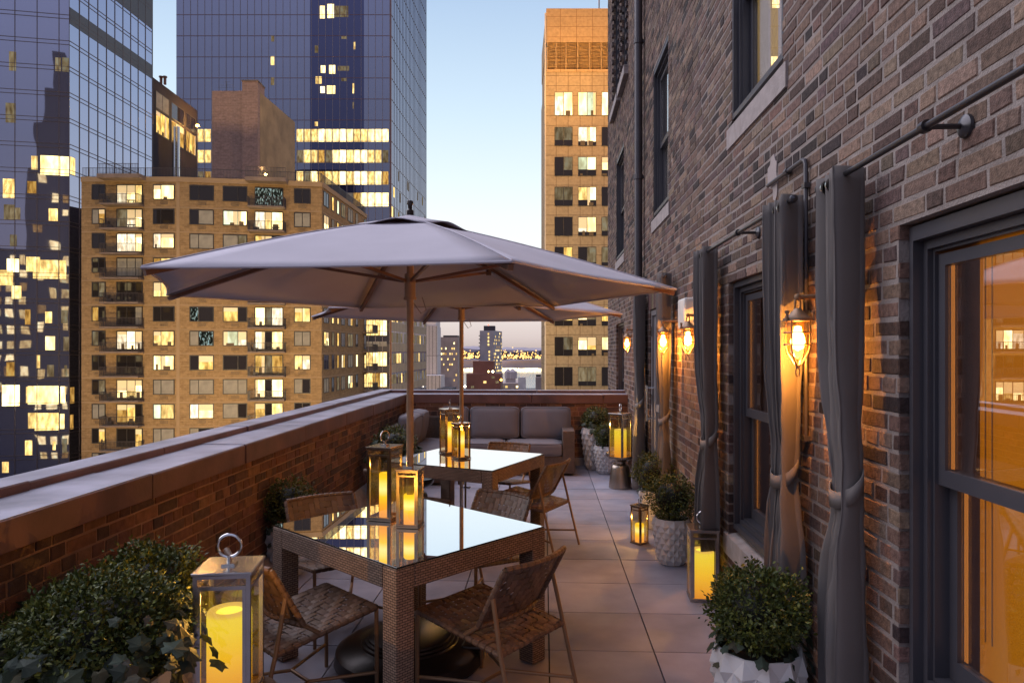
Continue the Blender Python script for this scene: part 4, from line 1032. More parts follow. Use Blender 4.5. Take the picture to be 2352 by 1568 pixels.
def window(par, F, t, z, w, h, kinds, splits=None, frame='city_frame', ring=.10, o=0.0, grille=False):
    if splits is None: splits = tuple((i + 1) / len(kinds) for i in range(len(kinds) - 1))
    off = par.location
    win = inst('window', boxmesh('window', w, h, .07, frame, ring, splits), par, F.M(t, z, o, off))
    e = [0] + list(splits) + [1]
    for a, b, k in zip(e, e[1:], kinds):
        pw_ = (b - a) * (w - .06) - .06
        xm = -w / 2 + (a + b) / 2 * w; ph_ = h - 2 * ring + .02
        kind_ = wr.choice(ALT.get(kinds[0], [KIND[k]])) if k == kinds[0] and k in ALT and a == 0 else wr.choice(ALT.get(k, [KIND[k]]))
        inst('pane', boxmesh('pane', pw_, ph_, .03, kind_), win, Matrix.Translation((xm, -.004, ring - .01)))
        if k in 'LWA' and w > 1.2:
            q_ = wr.random()
            if q_ < .42: fr = wr.choice((.18, .3, .45, .6)); inst('blind', boxmesh('blind', pw_, ph_ * fr, .012, 'lit_blind'), win, Matrix.Translation((xm, -.036, ring - .01 + ph_ * (1 - fr))))
            elif q_ < .6: inst('curtain', boxmesh('curtain', pw_ * .3, ph_, .012, 'lit_blind'), win, Matrix.Translation((xm + wr.choice((-.34, .34)) * pw_, -.036, ring - .01)))
            if wr.random() < .5: fh_ = wr.choice((.25, .4, .6)); inst('furnishing', boxmesh('furnishing', pw_ * wr.choice((.3, .55)), fh_, .012, 'furnishing'), win, Matrix.Translation((xm + wr.uniform(-.2, .2) * pw_, -.05, ring - .005)))
    if grille: inst('vent_grille', boxmesh('vent_grille', .85, .34, .05, 'grille', .05, (.2, .35, .5, .65, .8), .035), par, F.M(t, z - .5, o, off))
    return win

# ---- tan brick apartment block
P0, P1, P2, P3 = pt(187, 78), pt(409, 78), pt(739, 80.4), pt(842, 99.5)
RZ = 21.3
apt = thing('apartment_building', 'tan brick apartment block with stacked balconies and many lit windows', 'apartment building', (*pt(500, 84), GZ))
w = MB(); prism(w, [P0, P1, P2, P3, pt(700, 112), pt(330, 101)], GZ + .1, RZ); bpart(w, 'wall', 'apt_brick', apt)
F1, F2, F3 = Fac(P0, P1), Fac(P1, P2), Fac(P2, P3)
fh = 55.9 * 78 / FOC; ZW = hz(459, 78)                    # window sill height of the top floor
w = MB()
for F in (F1, F2, F3):
    F.box(w, -.02, F.L + .02, RZ - .55, RZ + .02, -.3, .10)
    for k in range(14): F.box(w, 0.02, F.L - .02, ZW - fh * k - .93, ZW - fh * k - .80, -.2, .025)
    if F is F2: F.box(w, -.18, .18, GZ + 1, RZ - .56, -.3, .03)
bpart(w, 'floor_band', 'apt_band', apt)
def colpat(s): return s.split()
COLS1 = [(227, 1.55, 'KK GA KK KK KD AK DK KK KD GG KA GK', (.5,), 1), (376.5, 2.42, 'WW KK LW AL LL KK LL WW GG WL GG LW', (.37,), 1)]
COLS2 = [(463.5, 2.62, 'KK KG GG LG GL SK GS KA GG WW GK LL', (.37,), 1), (540, 2.66, 'KK WW GD KK GK AK WL KK GG GK AA GG', (.62,), 1), (694.5, 1.85, 'KK GG KK KG LL AL GG LL GK KK AA LL', (.5,), 1)]
for F, cols in ((F1, COLS1), (F2, COLS2)):
    for u, wd, pat, sp, gr in cols:
        for k, kd in enumerate(colpat(pat)):
            window(apt, F, F.s(u), ZW - fh * k, wd, 1.72, kd, sp, grille=True)
def balc_mesh(w, dp):
    k = ('balc', round(w, 1))
    if k in _mc: return _mc[k]
    s = MB(); s.box(-w / 2, -dp, -.16, w / 2, 0, 0)
    r = MB(); b = .035
    r.box(-w / 2, -dp, .98, w / 2, -dp + .05, 1.03); r.box(-w / 2, -dp + .051, .98, -w / 2 + .05, 0, 1.03); r.box(w / 2 - .05, -dp + .051, .98, w / 2, 0, 1.03)
    r.box(-w / 2, -dp, .10, w / 2, -dp + .04, .13)
    n = int(w / .15)
    for i in range(n + 1):
        x = -w / 2 + .02 + (w - .04 - b) * i / n; r.box(x, -dp + .004, .0, x + b * .8, -dp + .036, .98)
    for sx in (-w / 2, w / 2 - .04):
        for i in range(8): y = -dp + .1 + i * (dp - .1) / 8; r.box(sx + .005, y, 0, sx + .035, y + b * .8, .98)
    f = MB(); f.bbox(w * .12, -dp * .62, .40, w * .34, -dp * .3, .46, .02); f.box(w * .15, -dp * .5, 0, w * .17, -dp * .45, .4); f.box(w * .29, -dp * .5, 0, w * .31, -dp * .45, .4)
    f.bbox(-w * .36, -dp * .7, .02, -w * .25, -dp * .3, .42, .03); f.bbox(-w * .37, -dp * .7, .42, -w * .34, -dp * .3, .85, .02)
    _mc[k] = (s.mesh('balcony', MT['slab']), r.mesh('railing', MT['rail_metal']), f.mesh('furniture', MT['rail_metal'])); return _mc[k]
def balcony(par, F, t, z, w, dp=1.35, furn=False, o=0):
    a, b, c = balc_mesh(w, dp)
    s = inst('balcony', a, par, F.M(t, z, o, par.location)); inst('railing', b, s)
    if furn: inst('outdoor_furniture', c, s)
for k, kd in enumerate(colpat('LLL DWW WLL GGG KKK KKG WWW KKK LLW AAK KKA LLL')):
    t = F1.s(298); window(apt, F1, t, ZW - fh * k - .42, 2.95, 2.14, kd, (.40, .72)); balcony(apt, F1, F1.s(288), ZW - fh * k - .62, 4.3, furn=k in (0, 1, 4, 8, 9))
for k, kd in enumerate(colpat('SSS WLW LLK KLK KGA LDL LKW ADA WKW LKL LLK LLL')):
    t = F2.s(618); window(apt, F2, t, ZW - fh * k - .42, 3.15, 2.14, kd, (.36, .60)); balcony(apt, F2, F2.s(616), ZW - fh * k - .62, 4.0, furn=k in (1, 6, 7))
rg = random.Random(31)
for i, (u, wd) in enumerate(((748.5, 1.75), (764, .85), (775.5, .85), (787.5, 1.5), (804, 2.1), (819, 1.0))):
    for k in range(14):
        kd = rg.choice('KKKLLWAGGDW') if wd < 1.3 else rg.choice(['KK', 'KK', 'LL', 'GG', 'KA', 'DD', 'GG', 'WL'])
        window(apt, F3, F3.s(u), ZW - fh * k, wd, 1.72, kd, None if wd < 1.3 else (.5,), ring=.08)
for k in range(14): balcony(apt, F3, F3.L - .7, ZW - fh * k - .62, 2.6, 1.5); window(apt, F3, F3.L - .9, ZW - fh * k - .3, 1.0, 2.0, rg.choice('KKKLA'))
# roof: railing, roof slabs over the balconies, bulkhead with its chimney
def railing(mb, F, t0, t1, z, h=1.1, o=-.15):
    F.box(mb, t0, t1, z + h - .05, z + h, o - .04, o); F.box(mb, t0, t1, z + .12, z + .15, o - .03, o)
    n = int((t1 - t0) / .16)
    for i in range(n + 1): a = t0 + (t1 - t0 - .03) * i / n; F.box(mb, a, a + .028, z, z + h - .05, o - .03, o)
w = MB()
for F in (F1, F2, F3): railing(w, F, 0, F.L, RZ)
for F, u, wd in ((F1, 288, 4.5), (F2, 616, 4.3)):
    t = F.s(u); railing(w, F, t - wd / 2, t + wd / 2, RZ + .02, 1.15, 1.42)
bpart(w, 'roof_railing', 'rail_metal', apt)
for F, u, wd in ((F1, 288, 4.7), (F2, 616, 4.4)):
    w = MB(); t = F.s(u); F.box(w, t - wd / 2, t + wd / 2, RZ - .42, RZ + .02, .11, 1.5); bpart(w, 'roof_canopy', 'slab', apt)
B0, B1, B2 = pt(487, 88), pt(594, 88), pt(677, 100)
MT['bulk_brick'] = brickmat('bulkhead_brick', (.30, .19, .15), (.24, .15, .12), (.30, .21, .17), .62, .20, .02, .5, .9, .1, 1, spec=.2)
MT['bulk_stucco'] = mat('bulkhead_stucco', (.30, .20, .10), .9, var=.25, vs=.5)
bt = hz(209, 88)
w = MB(); prism(w, [B0, B1, (B2[0], B2[1]), (B2[0] - 8.5, B2[1] + .4)], RZ - .2, bt); bk = bpart(w, 'bulkhead', 'bulk_brick', apt)
w = MB(); FB = Fac(B1, B2); FB.box(w, .4, FB.L, RZ, bt - .05, -.2, .03); w.build('side_wall', MT['bulk_stucco'], bk, off=apt.location)
w = MB(); a, b = pt(556, 87.6), pt(592, 87.6); FC = Fac(a, b); FC.box(w, 0, FC.L, RZ, hz(187, 87.6), -2.4, 0); w.build('chimney', MT['bulk_brick'], bk, off=apt.location)
w = MB(); FC.box(w, -.08, FC.L + .08, hz(187, 87.6) + .002, hz(184, 87.6), -2.5, .08); w.build('chimney_cap', MT['slab'], bk, off=apt.location)
w = MB(); ax, ay = pt(521, 90); z0 = bt; w.tube([(ax, ay, z0), (ax, ay, z0 + 2.0)], .03, 5); 
for zz, l in ((1.9, .5), (1.5, .9), (1.2, 1.2)): w.tube([(ax - l, ay, z0 + zz), (ax + l, ay, z0 + zz)], .02, 4)
w.build('aerial', MT['rail_metal'], bk, off=apt.location)
w = MB(); lx, ly = pt(610, 79.0); w.lathe([(0, -.12), (.14, -.05), (.16, .05), (0, .14)], 10, c=(lx, ly, RZ + .55)); lamp = bpart(w, 'roof_lamp', glow('roof_lamp', (1, .62, .18), 30), apt)
pl = bpy.data.lights.new('roof_lamp_light', 'POINT'); pl.energy = 160; pl.color = (1, .62, .22); pl.shadow_soft_size = .2
o = bpy.data.objects.new('roof_lamp_light', pl); COL.objects.link(o); o.location = Vector((lx, ly, RZ + .6)) - apt.location + Vector((0, -1.1, .4)); o.parent = apt

# ---- curtain-wall towers
def mullions(F, ts, zs, wv=.07, wh=.06, o=.05, z0=0, z1=0, gap=None):
    v = MB(); h = MB()
    for t in ts: F.box(v, t - wv / 2, t + wv / 2, z0, z1, -.02, o + .01)
    for z in zs: F.box(h, 0.01, F.L - .01, z - wh / 2, z + wh / 2, -.02, o)
    return v, h
def lit(par, F, u0, u1, v0, v1, kind, name='lit_window', o=.035):
    t0, t1 = F.s(u0), F.s(u1); tm = (t0 + t1) / 2; za, zb = F.z(v1, tm), F.z(v0, tm)
    return inst(name, boxmesh(name, t1 - t0, zb - za, .01, KIND[kind]), par, F.M(tm, za, o - .012, par.location))
# the near glass tower
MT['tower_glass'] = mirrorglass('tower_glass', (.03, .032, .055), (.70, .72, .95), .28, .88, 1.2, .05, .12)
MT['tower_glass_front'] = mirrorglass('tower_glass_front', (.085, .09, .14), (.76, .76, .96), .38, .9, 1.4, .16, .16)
MT['mullion'] = mat('mullion', (.10, .075, .075), .45, metal=.3)
MT['spandrel'] = mat('spandrel', (.045, .038, .045), .4)
cc = Vector(((160 - U0) / FOC * 88, 88)); a11 = R(11)
q0 = cc - Vector((math.cos(a11), math.sin(a11))) * 27
TA, TB, TC = cw(*q0), pt(160, 88), pt(350, 106)
t1 = thing('glass_tower', 'blue mirrored glass tower beside the tan apartment block, its corner facing us', 'office tower', (*cw(-62, 92), GZ))
FA, FB1 = Fac(TA, TB), Fac(TB, TC); H1 = 62
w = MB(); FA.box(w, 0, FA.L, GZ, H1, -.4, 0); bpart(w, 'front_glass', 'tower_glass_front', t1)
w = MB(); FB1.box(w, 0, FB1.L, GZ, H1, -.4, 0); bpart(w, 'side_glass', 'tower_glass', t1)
w = MB(); prism(w, [cw(q0.x + .7, q0.y + .7), cw(cc.x - .5, cc.y + .6), (TC[0] - .5, TC[1] - .05), (TC[0] - 27, TC[1])], GZ, H1 - .2); bpart(w, 'core', 'spandrel', t1)
fz = 59.6 * 87.5 / FOC; zb = hz(40, 87.5)
zs = [zb - fz * k + e for k in range(-5, 28) for e in (0, .50)]
ts = [FA.L - 1.22 - 2.5 * k for k in range(11)]
v, h = mullions(FA, ts + [FA.L - .03], zs, .06, .055, .05, GZ, H1); bpart(v, 'mullion', 'mullion', t1); bpart(h, 'transom', 'mullion', t1)
ts = [FB1.L * (k / 10) for k in range(1, 11)]
v, h = mullions(FB1, ts, zs, .085, .075, .05, GZ, H1); bpart(v, 'mullion', 'mullion', t1); bpart(h, 'transom', 'mullion', t1)
w = MB(); FB1.box(w, 0.02, FB1.L - .02, 43.3, 45.4, -.1, .03); FB1.box(w, .02, FB1.L - .02, 51.0, H1, -.1, .03); bpart(w, 'dark_band', 'spandrel', t1)
for r in ((93, 137, 358, 402, 'W'), (139, 159, 360, 404, 'W'), (21, 37, 119, 163, 'D'), (127, 140, 133, 164, 'D'), (143, 158, 133, 165, 'D'), (13, 36, 237, 282, 'D'), (7, 33, 411, 455, 'L'), (9, 34, 470, 505, 'D'),
          (76, 134, 597, 640, 'L'), (137, 152, 598, 640, 'L'), (5, 45, 884, 932, 'W'), (64, 136, 886, 928, 'W'), (139, 150, 887, 926, 'W'), (80, 135, 948, 988, 'L'), (138, 148, 950, 985, 'L'), (121, 128, 1013, 1033, 'L'), (-25, 30, 620, 655, 'L'), (84, 92, 815, 845, 'L'), (5, 20, 1060, 1085, 'L')):
    lit(t1, FA, *r)
rg = random.Random(8); pan = [(53.5, 92), (96.5, 135), (9, 49), (139.5, 159)]  # random glowing panes standing in for reflected city lights
for k in range(5, 17):
    for (a, b) in pan:
        va = 40 + 59.6 * k + 12
        if rg.random() < .42 and not (k in (9, 14, 15) and a > 60) and not (a > 90 and k in (5, 6)):
            u_ = a + rg.uniform(0, .5) * (b - a); lit(t1, FA, u_, min(b, u_ + rg.uniform(.3, .9) * (b - a)), va + rg.uniform(0, 12), va + 40 - rg.uniform(0, 6), rg.choice('LLWAD'))
for r in ((161, 172, 362, 402, 'L'), (161, 170, 889, 926, 'A'), (161, 168, 952, 985, 'A')): lit(t1, FB1, *r)

# the tall blue tower
MT['blue_glass'] = mirrorglass('blue_glass', (.055, .055, .075), (.60, .61, .76), .37, .92, 1.3, .22, .12)
MT['side_glass'] = mirrorglass('blue_side_glass', (.05, .045, .06), (.72, .72, .85), .20, .70, 1.3, .03, .12)
MT['copper_edge'] = mat('copper_edge', (.17, .075, .05), .4, metal=.4)
MT['pale_mullion'] = mat('pale_mullion', (.22, .18, .19), .4, metal=.4)
t2 = thing('glass_tower', 'tallest dark blue office tower with lit floors low down, behind the brick chimney', 'office tower', (*pt(690, 185), GZ))
D2 = 168; A, B, C_ = pt(405, D2), pt(899, D2), pt(979, D2 * 1.25); FL, FR = Fac(A, B), Fac(B, C_); H2 = 122
w = MB(); FL.box(w, 0, FL.L, GZ, H2, -.5, 0); bpart(w, 'front_glass', 'blue_glass', t2)
w = MB(); FR.box(w, 0, FR.L, GZ, H2, -.5, 0); bpart(w, 'side_glass', 'side_glass', t2)
w = MB(); prism(w, [(A[0] + .6, A[1] + .8), (B[0] - .6, B[1] + .8), (C_[0] - .6, C_[1] - .2), (C_[0] - 40, C_[1] - .2)], GZ, H2 - .3); bpart(w, 'core', 'spandrel', t2)
f2 = 48.35 * D2 / FOC; zt = hz(34.5, D2); zs = [zt - f2 * k for k in range(-7, 34)]
v, h = mullions(FL, [F * 16.33 * D2 / FOC for F in range(1, 31)], zs, .11, .10, .07, GZ, H2); bpart(v, 'mullion', 'pale_mullion', t2); bpart(h, 'transom', 'copper_edge', t2)
MT['painted_reflection'] = mirrorglass('painted_reflection_glass', (.012, .012, .03), (.5, .5, .8), .16, .8, 1.6, .22, .12)  # darker glass painting in the reflection of a dark building
w = MB(); FL.box(w, FL.s(712), FL.s(768), 4, H2 - .3, -.1, .024); FL.box(w, FL.s(768) + .001, FL.s(836), 9, H2 - .3, -.1, .024); bpart(w, 'painted_reflection', 'painted_reflection', t2)
for r in ((735, 746, 14, 43, 'W'), (752, 767, 10, 42, 'W'), (769, 800, 14, 40, 'D'), (737, 748, 151, 168, 'W'), (756, 770, 150, 170, 'W'), (776, 802, 152, 163, 'D'), (725, 739, 176, 193, 'L'), (736, 746, 199, 214, 'W'), (751, 770, 197, 216, 'W'), (812, 816, 97, 114, 'L'), (810, 814, 192, 215, 'L'), (810, 813, 235, 250, 'D'), (723, 732, 105, 122, 'D'), (723, 730, 280, 290, 'L'), (784, 797, 84, 90, 'D'),
          (622, 630, 130, 150, 'L'), (623, 630, 82, 96, 'D'), (622, 630, 178, 196, 'D'), (784, 796, 180, 187, 'D')): lit(t2, FL, *r, o=.04)  # lit windows of the reflected buildings, put on as glowing panes
v, h = mullions(FR, [FR.L * k / 26 for k in range(1, 27)], zs, .12, .10, .06, GZ, H2); bpart(v, 'mullion', 'mullion', t2); bpart(h, 'transom', 'copper_edge', t2)
w = MB(); FL.box(w, FL.L - .28, FL.L + .05, GZ, H2, -.1, .12); bpart(w, 'corner_fin', 'copper_edge', t2)
w = MB()
for k in range(12, 30): FL.box(w, .02, FL.L - .3, zt - f2 * k - f2 * .985, zt - f2 * k - f2 * .62, -.1, .02)
bpart(w, 'spandrel', 'spandrel', t2)
rg = random.Random(77); pxm = 16.33
for (va, vb, ua, pat) in ((297, 326, 452, 'LLDKKKKKKKKKKKLLLWWWWWLLWWWLWWWL'), (345, 374, 452, 'LLAKKKKKKKKKKKDLLADWWLWWLLDAKDGG'), (394, 424, 452, 'DAAKKKKKKKKKKKLDWALLWLWWLWADWLGD'), (443, 474, 452, 'KKKKKKKKKKKKKKKKKKKKKGAWWWWWWWWL'), (735, 770, 840, 'LLWL'), (808, 840, 840, 'LWWL'), (784, 795, 840, 'GGGG'), (856, 888, 840, 'LAWW')):
    for i, kd in enumerate(pat):
        u0 = ua + i * pxm
        if kd != 'K' and u0 + pxm < 896: lit(t2, FL, u0 + .7, u0 + pxm - .7, va, vb, kd)
for row in range(7, 18):
    za = zt - f2 * row - f2 * .55
    for k in range(26):
        if rg.random() < (.16 if row < 9 else .8 if row > 12 else .35):
            t = FR.L * (k + .5) / 26; inst('lit_window', boxmesh('lit_window', FR.L / 26 - .2, f2 * .48, .01, KIND[rg.choice('DDGGDL')]), t2, FR.M(t, za, 0, t2.location))
MT['lower_cladding'] = mat('lower_cladding', (.30, .22, .14), .6, var=.15, vs=.4)
w = MB()
for k in range(13, 24): FR.box(w, .05, FR.L - .05, zt - f2 * k - f2 * .98, zt - f2 * k - f2 * .57, -.1, .03)
bpart(w, 'lower_cladding', 'lower_cladding', t2)
# tan office tower
MT['tan_panel'] = brickmat('tan_panel', (.34, .25, .15), (.30, .22, .13), (.14, .09, .05), 1.52, 1.265, .035, 0, .7, .15, 1, spec=.3)
MT['orange_panel'] = brickmat('orange_panel', (.38, .25, .125), (.36, .235, .115), (.22, .12, .05), 2.05, 1.3, .035, 0, .65, .15, 1, spec=.3)
t3 = thing('office_tower', 'tan panelled office tower with an orange lit crown, rising beside the brick hotel', 'office tower', (*pt(1330, 94), GZ))
A3, B3 = pt(1254, 88), pt(1490, 88); F3b = Fac(A3, B3); zc = hz(166, 88); zr3 = hz(20, 88)
w = MB(); F3b.box(w, 0, F3b.L, GZ, zc, -14, 0); bpart(w, 'wall', 'tan_panel', t3)
w = MB(); F3b.box(w, .05, F3b.L, zc + .002, hz(160, 88), -14, .06); F3b.box(w, .05, F3b.L, hz(98, 88), zr3, -14, 0.02); bpart(w, 'crown', 'orange_panel', t3)
w = MB(); F3b.box(w, .12, F3b.L, hz(160, 88) + .002, hz(98, 88) - .002, -14, -.35)
zl = hz(159.5, 88)
while zl < hz(99, 88): F3b.box(w, .1, F3b.L, zl, zl + .05, -.34, -.06); zl += .18
for u in (1257, 1277, 1300, 1327, 1354, 1381, 1405): t = F3b.s(u); F3b.box(w, t - .05, t + .05, hz(160, 88) + .004, hz(98, 88) - .004, -.33, .0)
bpart(w, 'louvre', 'orange_panel', t3)
w = MB(); F3b.box(w, -.16, -.005, GZ, hz(30, 88), -.3, -.02); bpart(w, 'corner_fin', mat('pale_fin', (.5, .42, .34), .4), t3)
w = MB(); mx_, my_ = pt(1376, 92); w.tube([(mx_, my_, zr3), (mx_, my_, zr3 + 6)], .08, 6); bpart(w, 'roof_mast', 'copper_edge', t3)
PT = ['WW WW WW', 'DD LL KD', 'KD WW WL', 'DD LW KD', 'KK WW DD', 'KA KD DK', 'DL KA KK', 'KA LD LK', 'KD LL WL', 'KK DD KA', 'KA WL DD', 'DK KA LL']
for k, row in enumerate(PT):
    v0 = 212 if k == 0 else 292 + (k - 1) * 68.8
    hh = (266 - 212 if k == 0 else 43.5) * 88 / FOC
    for u, kd in zip((1294.5, 1348.5, 1402.5), row.split()):
        window(t3, F3b, F3b.s(u), hz(v0, 88) - hh, 41.5 * 88 / FOC, hh, kd, (.5,), ring=.05, o=.005)
        if k and kd != 'KK':
            w = MB(); t = F3b.s(u); F3b.box(w, t - 1.1, t + 1.1, hz(v0, 88) - hh + .05, hz(v0, 88) - hh + .75 * rnd.uniform(.6, 1.1), .042, .05); bpart(w, 'low_blind', 'dark_pane', t3)
# dark side building with amber windows, beyond the near glass tower
MT['dark_brick'] = mat('dark_brick', (.028, .018, .022), .9, var=.3, vs=.4)
d0, d1 = pt(349, 106.8), pt(453, 122); dk = thing('loft_building', 'dark loft building with amber studio windows, behind the apartment roof', 'loft building', (*pt(400, 116), GZ)); FD = Fac(d0, d1)
w = MB(); zt4 = hz(176, 106.8); prism(w, [d0, d1, (d1[0] - 14, d1[1] + .3), (d0[0] - 14, d0[1] + .3)], GZ, zt4); bpart(w, 'wall', 'dark_brick', dk)
for (u0, u1, k0, k1) in ((357, 388, 'G', 'A'), (393, 422, 'K', 'A'), (426, 449, 'K', 'A')):
    t0, t1_ = FD.s(u0), FD.s(u1); tm = (t0 + t1_) / 2
    window(dk, FD, tm, zt4 - 4.4, t1_ - t0, 2.7, k0 + k0, (.5,), ring=.12); window(dk, FD, tm, zt4 - 8.3, t1_ - t0, 3.6, k1 * 3, None, ring=.12)
for u in (392, 400.5):
    w = MB(); x, y = pt(u, 111.5); w.tube([(x + .6, y, RZ - 2), (x + .6, y, hz(292, 111.5))], .28, 10); bpart(w, 'steel_flue', 'chrome', dk, True)
w = MB(); x, y = pt(443, 119.0); w.lathe([(0, -.25), (.28, -.1), (.28, .1), (0, .25)], 10, c=(x + .8, y, hz(289, 119))); bpart(w, 'wall_light', glow('wall_light', (1, .45, .06), 40), dk)
pl = bpy.data.lights.new('wall_light_lamp', 'POINT'); pl.energy = 2500; pl.color = (1, .5, .12); pl.shadow_soft_size = .3
o = bpy.data.objects.new('wall_light_lamp', pl); COL.objects.link(o); o.location = Vector((x + 2.4, y - .6, hz(289, 119))) - dk.location; o.parent = dk
for u, vv in ((377, 176), (386, 182)):
    w = MB(); x, y = pt(u, 110); w.tube([(x - .5, y, zt4), (x - .5, y, zt4 + 1.3)], .22, 8); w.tube([(x - .5, y, zt4 + 1.1), (x - .5, y, zt4 + 1.3)], .34, 8); bpart(w, 'roof_vent', 'copper_edge', dk, True)

# ---- distant buildings down the street towards the river
MT['far_grey'] = brickmat('ribbed_cladding', (.62, .54, .52), (.58, .50, .49), (.14, .11, .11), 1.35, 60, .10, 0, .6, 0, 1)
MT['far_brown'] = mat('far_brown', (.36, .27, .24), .9, var=.2, vs=.2)
MT['far_stone'] = mat('far_stone', (.38, .32, .32), .9, var=.15, vs=.1)
MT['far_red'] = mat('far_red_brick', (.20, .08, .06), .9, var=.2, vs=.15)
MT['far_pale'] = mat('far_pale', (.62, .54, .50), .9, var=.2, vs=.2)
MT['far_dark'] = mat('far_dark', (.05, .04, .045), .9)
def block(par, name, u0, u1, d, vt, m, dep=25, zb=GZ, u2=None, d2=None):
    w = MB(); a, b = pt(u0, d), pt(u1, d); F = Fac(a, b)
    c = pt(u2, d2) if u2 else (b[0] + .02 * dep, b[1] + dep); e = (a[0] + c[0] - b[0], a[1] + c[1] - b[1])
    prism(w, [a, b, c, e], zb, hz(vt, d)); o = bpart(w, name, m, par); return F, Fac(b, c), hz(vt, d)
def lights(par, F, z0, z1, dz, ds, w, h, p, rg, kinds='LLLWA', cap=99, u_from=.5):
    c = 0; z = z1 - dz
    while z > z0 and c < cap:
        t = ds * u_from
        while t < F.L - w / 2 and c < cap:
            if rg.random() < p: inst('lit_window', boxmesh('lit_window', w, h, .1, KIND[rg.choice(kinds)]), par, F.M(t, z, 0, par.location)); c += 1
            t += ds
        z -= dz
rg = random.Random(5)
b = thing('ribbed_building', 'pale ribbed windowless building next to the blue tower base', 'building', (*pt(990, 270), GZ))
block(b, 'wall', 969, 1004, 260, 748, 'far_grey', 22, u2=1012.5, d2=284); block(b, 'penthouse', 970, 1001, 266, 722, 'far_pale', 10, zb=hz(748, 260) - .1); block(b, 'low_wing', 966, 1012, 250, 862, 'far_grey', 9); block(b, 'low_roof', 1004, 1037, 245, 892, 'far_dark', 12)
b = thing('apartment_tower', 'brown apartment tower full of small lights beside the ribbed building', 'apartment tower', (*pt(1035, 390), GZ))
F, G, zt5 = block(b, 'wall', 1012, 1052, 380, 774, 'far_brown', 22, u2=1057, d2=400); block(b, 'penthouse', 1018, 1050, 384, 770, 'far_dark', 8, zb=zt5 - .1); lights(b, F, hz(900, 380), zt5 - 1, 2.9, 1.15, .62, 1.05, .30, rg, cap=98)
b = thing('apartment_tower', 'lone slender apartment tower with a dark rooftop box, rising above the river', 'apartment tower', (*pt(1127, 630), GZ))
F, G, zt5 = block(b, 'wall', 1102, 1134, 620, 759, 'far_stone', 18, u2=1153, d2=650); block(b, 'rooftop_box', 1111, 1136, 628, 748, 'far_dark', 9, zb=zt5 - .1)
for k in range(22):
    if rg.random() < .7: inst('lit_window', boxmesh('lit_window', 1.3, 1.9, .1, 'lit_room'), b, F.M(F.L * (.68 if k > 3 else .62), zt5 - 3.2 * k - 4, 0, b.location))
lights(b, G, hz(860, 640), zt5, 3.1, 2.6, 1.5, 1.7, .42, rg, cap=76)
for k in range(20):
    w = MB(); F.box(w, -.9, .1, zt5 - 3.2 * k - 5, zt5 - 3.2 * k - 4.2, -.5, .8); bpart(w, 'balcony', 'far_dark', b)
w = MB(); x, y = pt(1122, 630); w.lathe([(0, -.5), (.7, 0), (0, .6)], 8, c=(x, y, hz(746, 628))); bpart(w, 'beacon', glow('beacon', (1, .12, .05), 4), b)
b = thing('brick_building', 'low red brick block with a windowless upper box, in front of the slender tower', 'building', (*pt(1110, 430), GZ))
F, G, z6 = block(b, 'wall', 1071, 1150, 420, 858, 'far_red', 16); block(b, 'upper_box', 1086, 1134, 424, 829, 'far_red', 10, zb=z6 - .1); lights(b, F, hz(900, 420), z6, 2.9, 2.5, 1.9, 1.4, .42, rg, 'LDADGA')
b = thing('loft_building', 'low warehouse with a rooftop water tank near the river', 'building', (*pt(1180, 510), GZ))
F, G, z6 = block(b, 'wall', 1151, 1201, 500, 880, 'far_brown', 30, u2=1208, d2=560); block(b, 'pale_wing', 1190, 1207, 496, 866, 'far_pale', 3); lights(b, F, hz(905, 500), z6, 3.2, 2.6, 1.8, 1.5, .5, rg, 'LDAWG')
for u, r in ((1167, 2.6), (1177, 3.4)):
    w = MB(); x, y = pt(u, 512); w.lathe([(r, z6 + 3), (r, z6 + 8), (0, z6 + 10.5)], 10, c=(x, y, 0)); w.box(x - r * .7, y - r * .7, z6, x + r * .7, y + r * .7, z6 + 3); bpart(w, 'water_tank', 'far_stone', b)
b = thing('brick_building', 'small dark building standing alone against the river, next to the tan tower', 'building', (*pt(1239, 305), GZ))
block(b, 'wall', 1230, 1248, 300, 866, 'far_brown', 14); block(b, 'rooftop_box', 1231, 1242, 303, 860, 'far_dark', 4, zb=hz(866, 300) - .1)
def spark(u, v, d, r, c, s, label):
    w = MB(); x, y = pt(u, d); w.lathe([(0, -r), (r, 0), (0, r)], 8, c=(x, y, hz(v, d))); 
    o = w.build('floodlight', glow('floodlight', c, s), None); tag(o, label, 'floodlight', 'distant floodlights'); return o
spark(1068, 887, 240, .42, (1, .85, .6), 14, 'bright white floodlight beside the umbrella pole, far down the street')
spark(1132, 853, 405, .8, (1, .85, .5), 12, 'white floodlight on the red brick block roof')
spark(1151, 872, 400, .8, (1, .42, .05), 14, 'orange floodlight beside the red brick block')
spark(1122, 853, 405, .7, (1, .68, .2), 9, 'yellow floodlight on the red brick block roof')

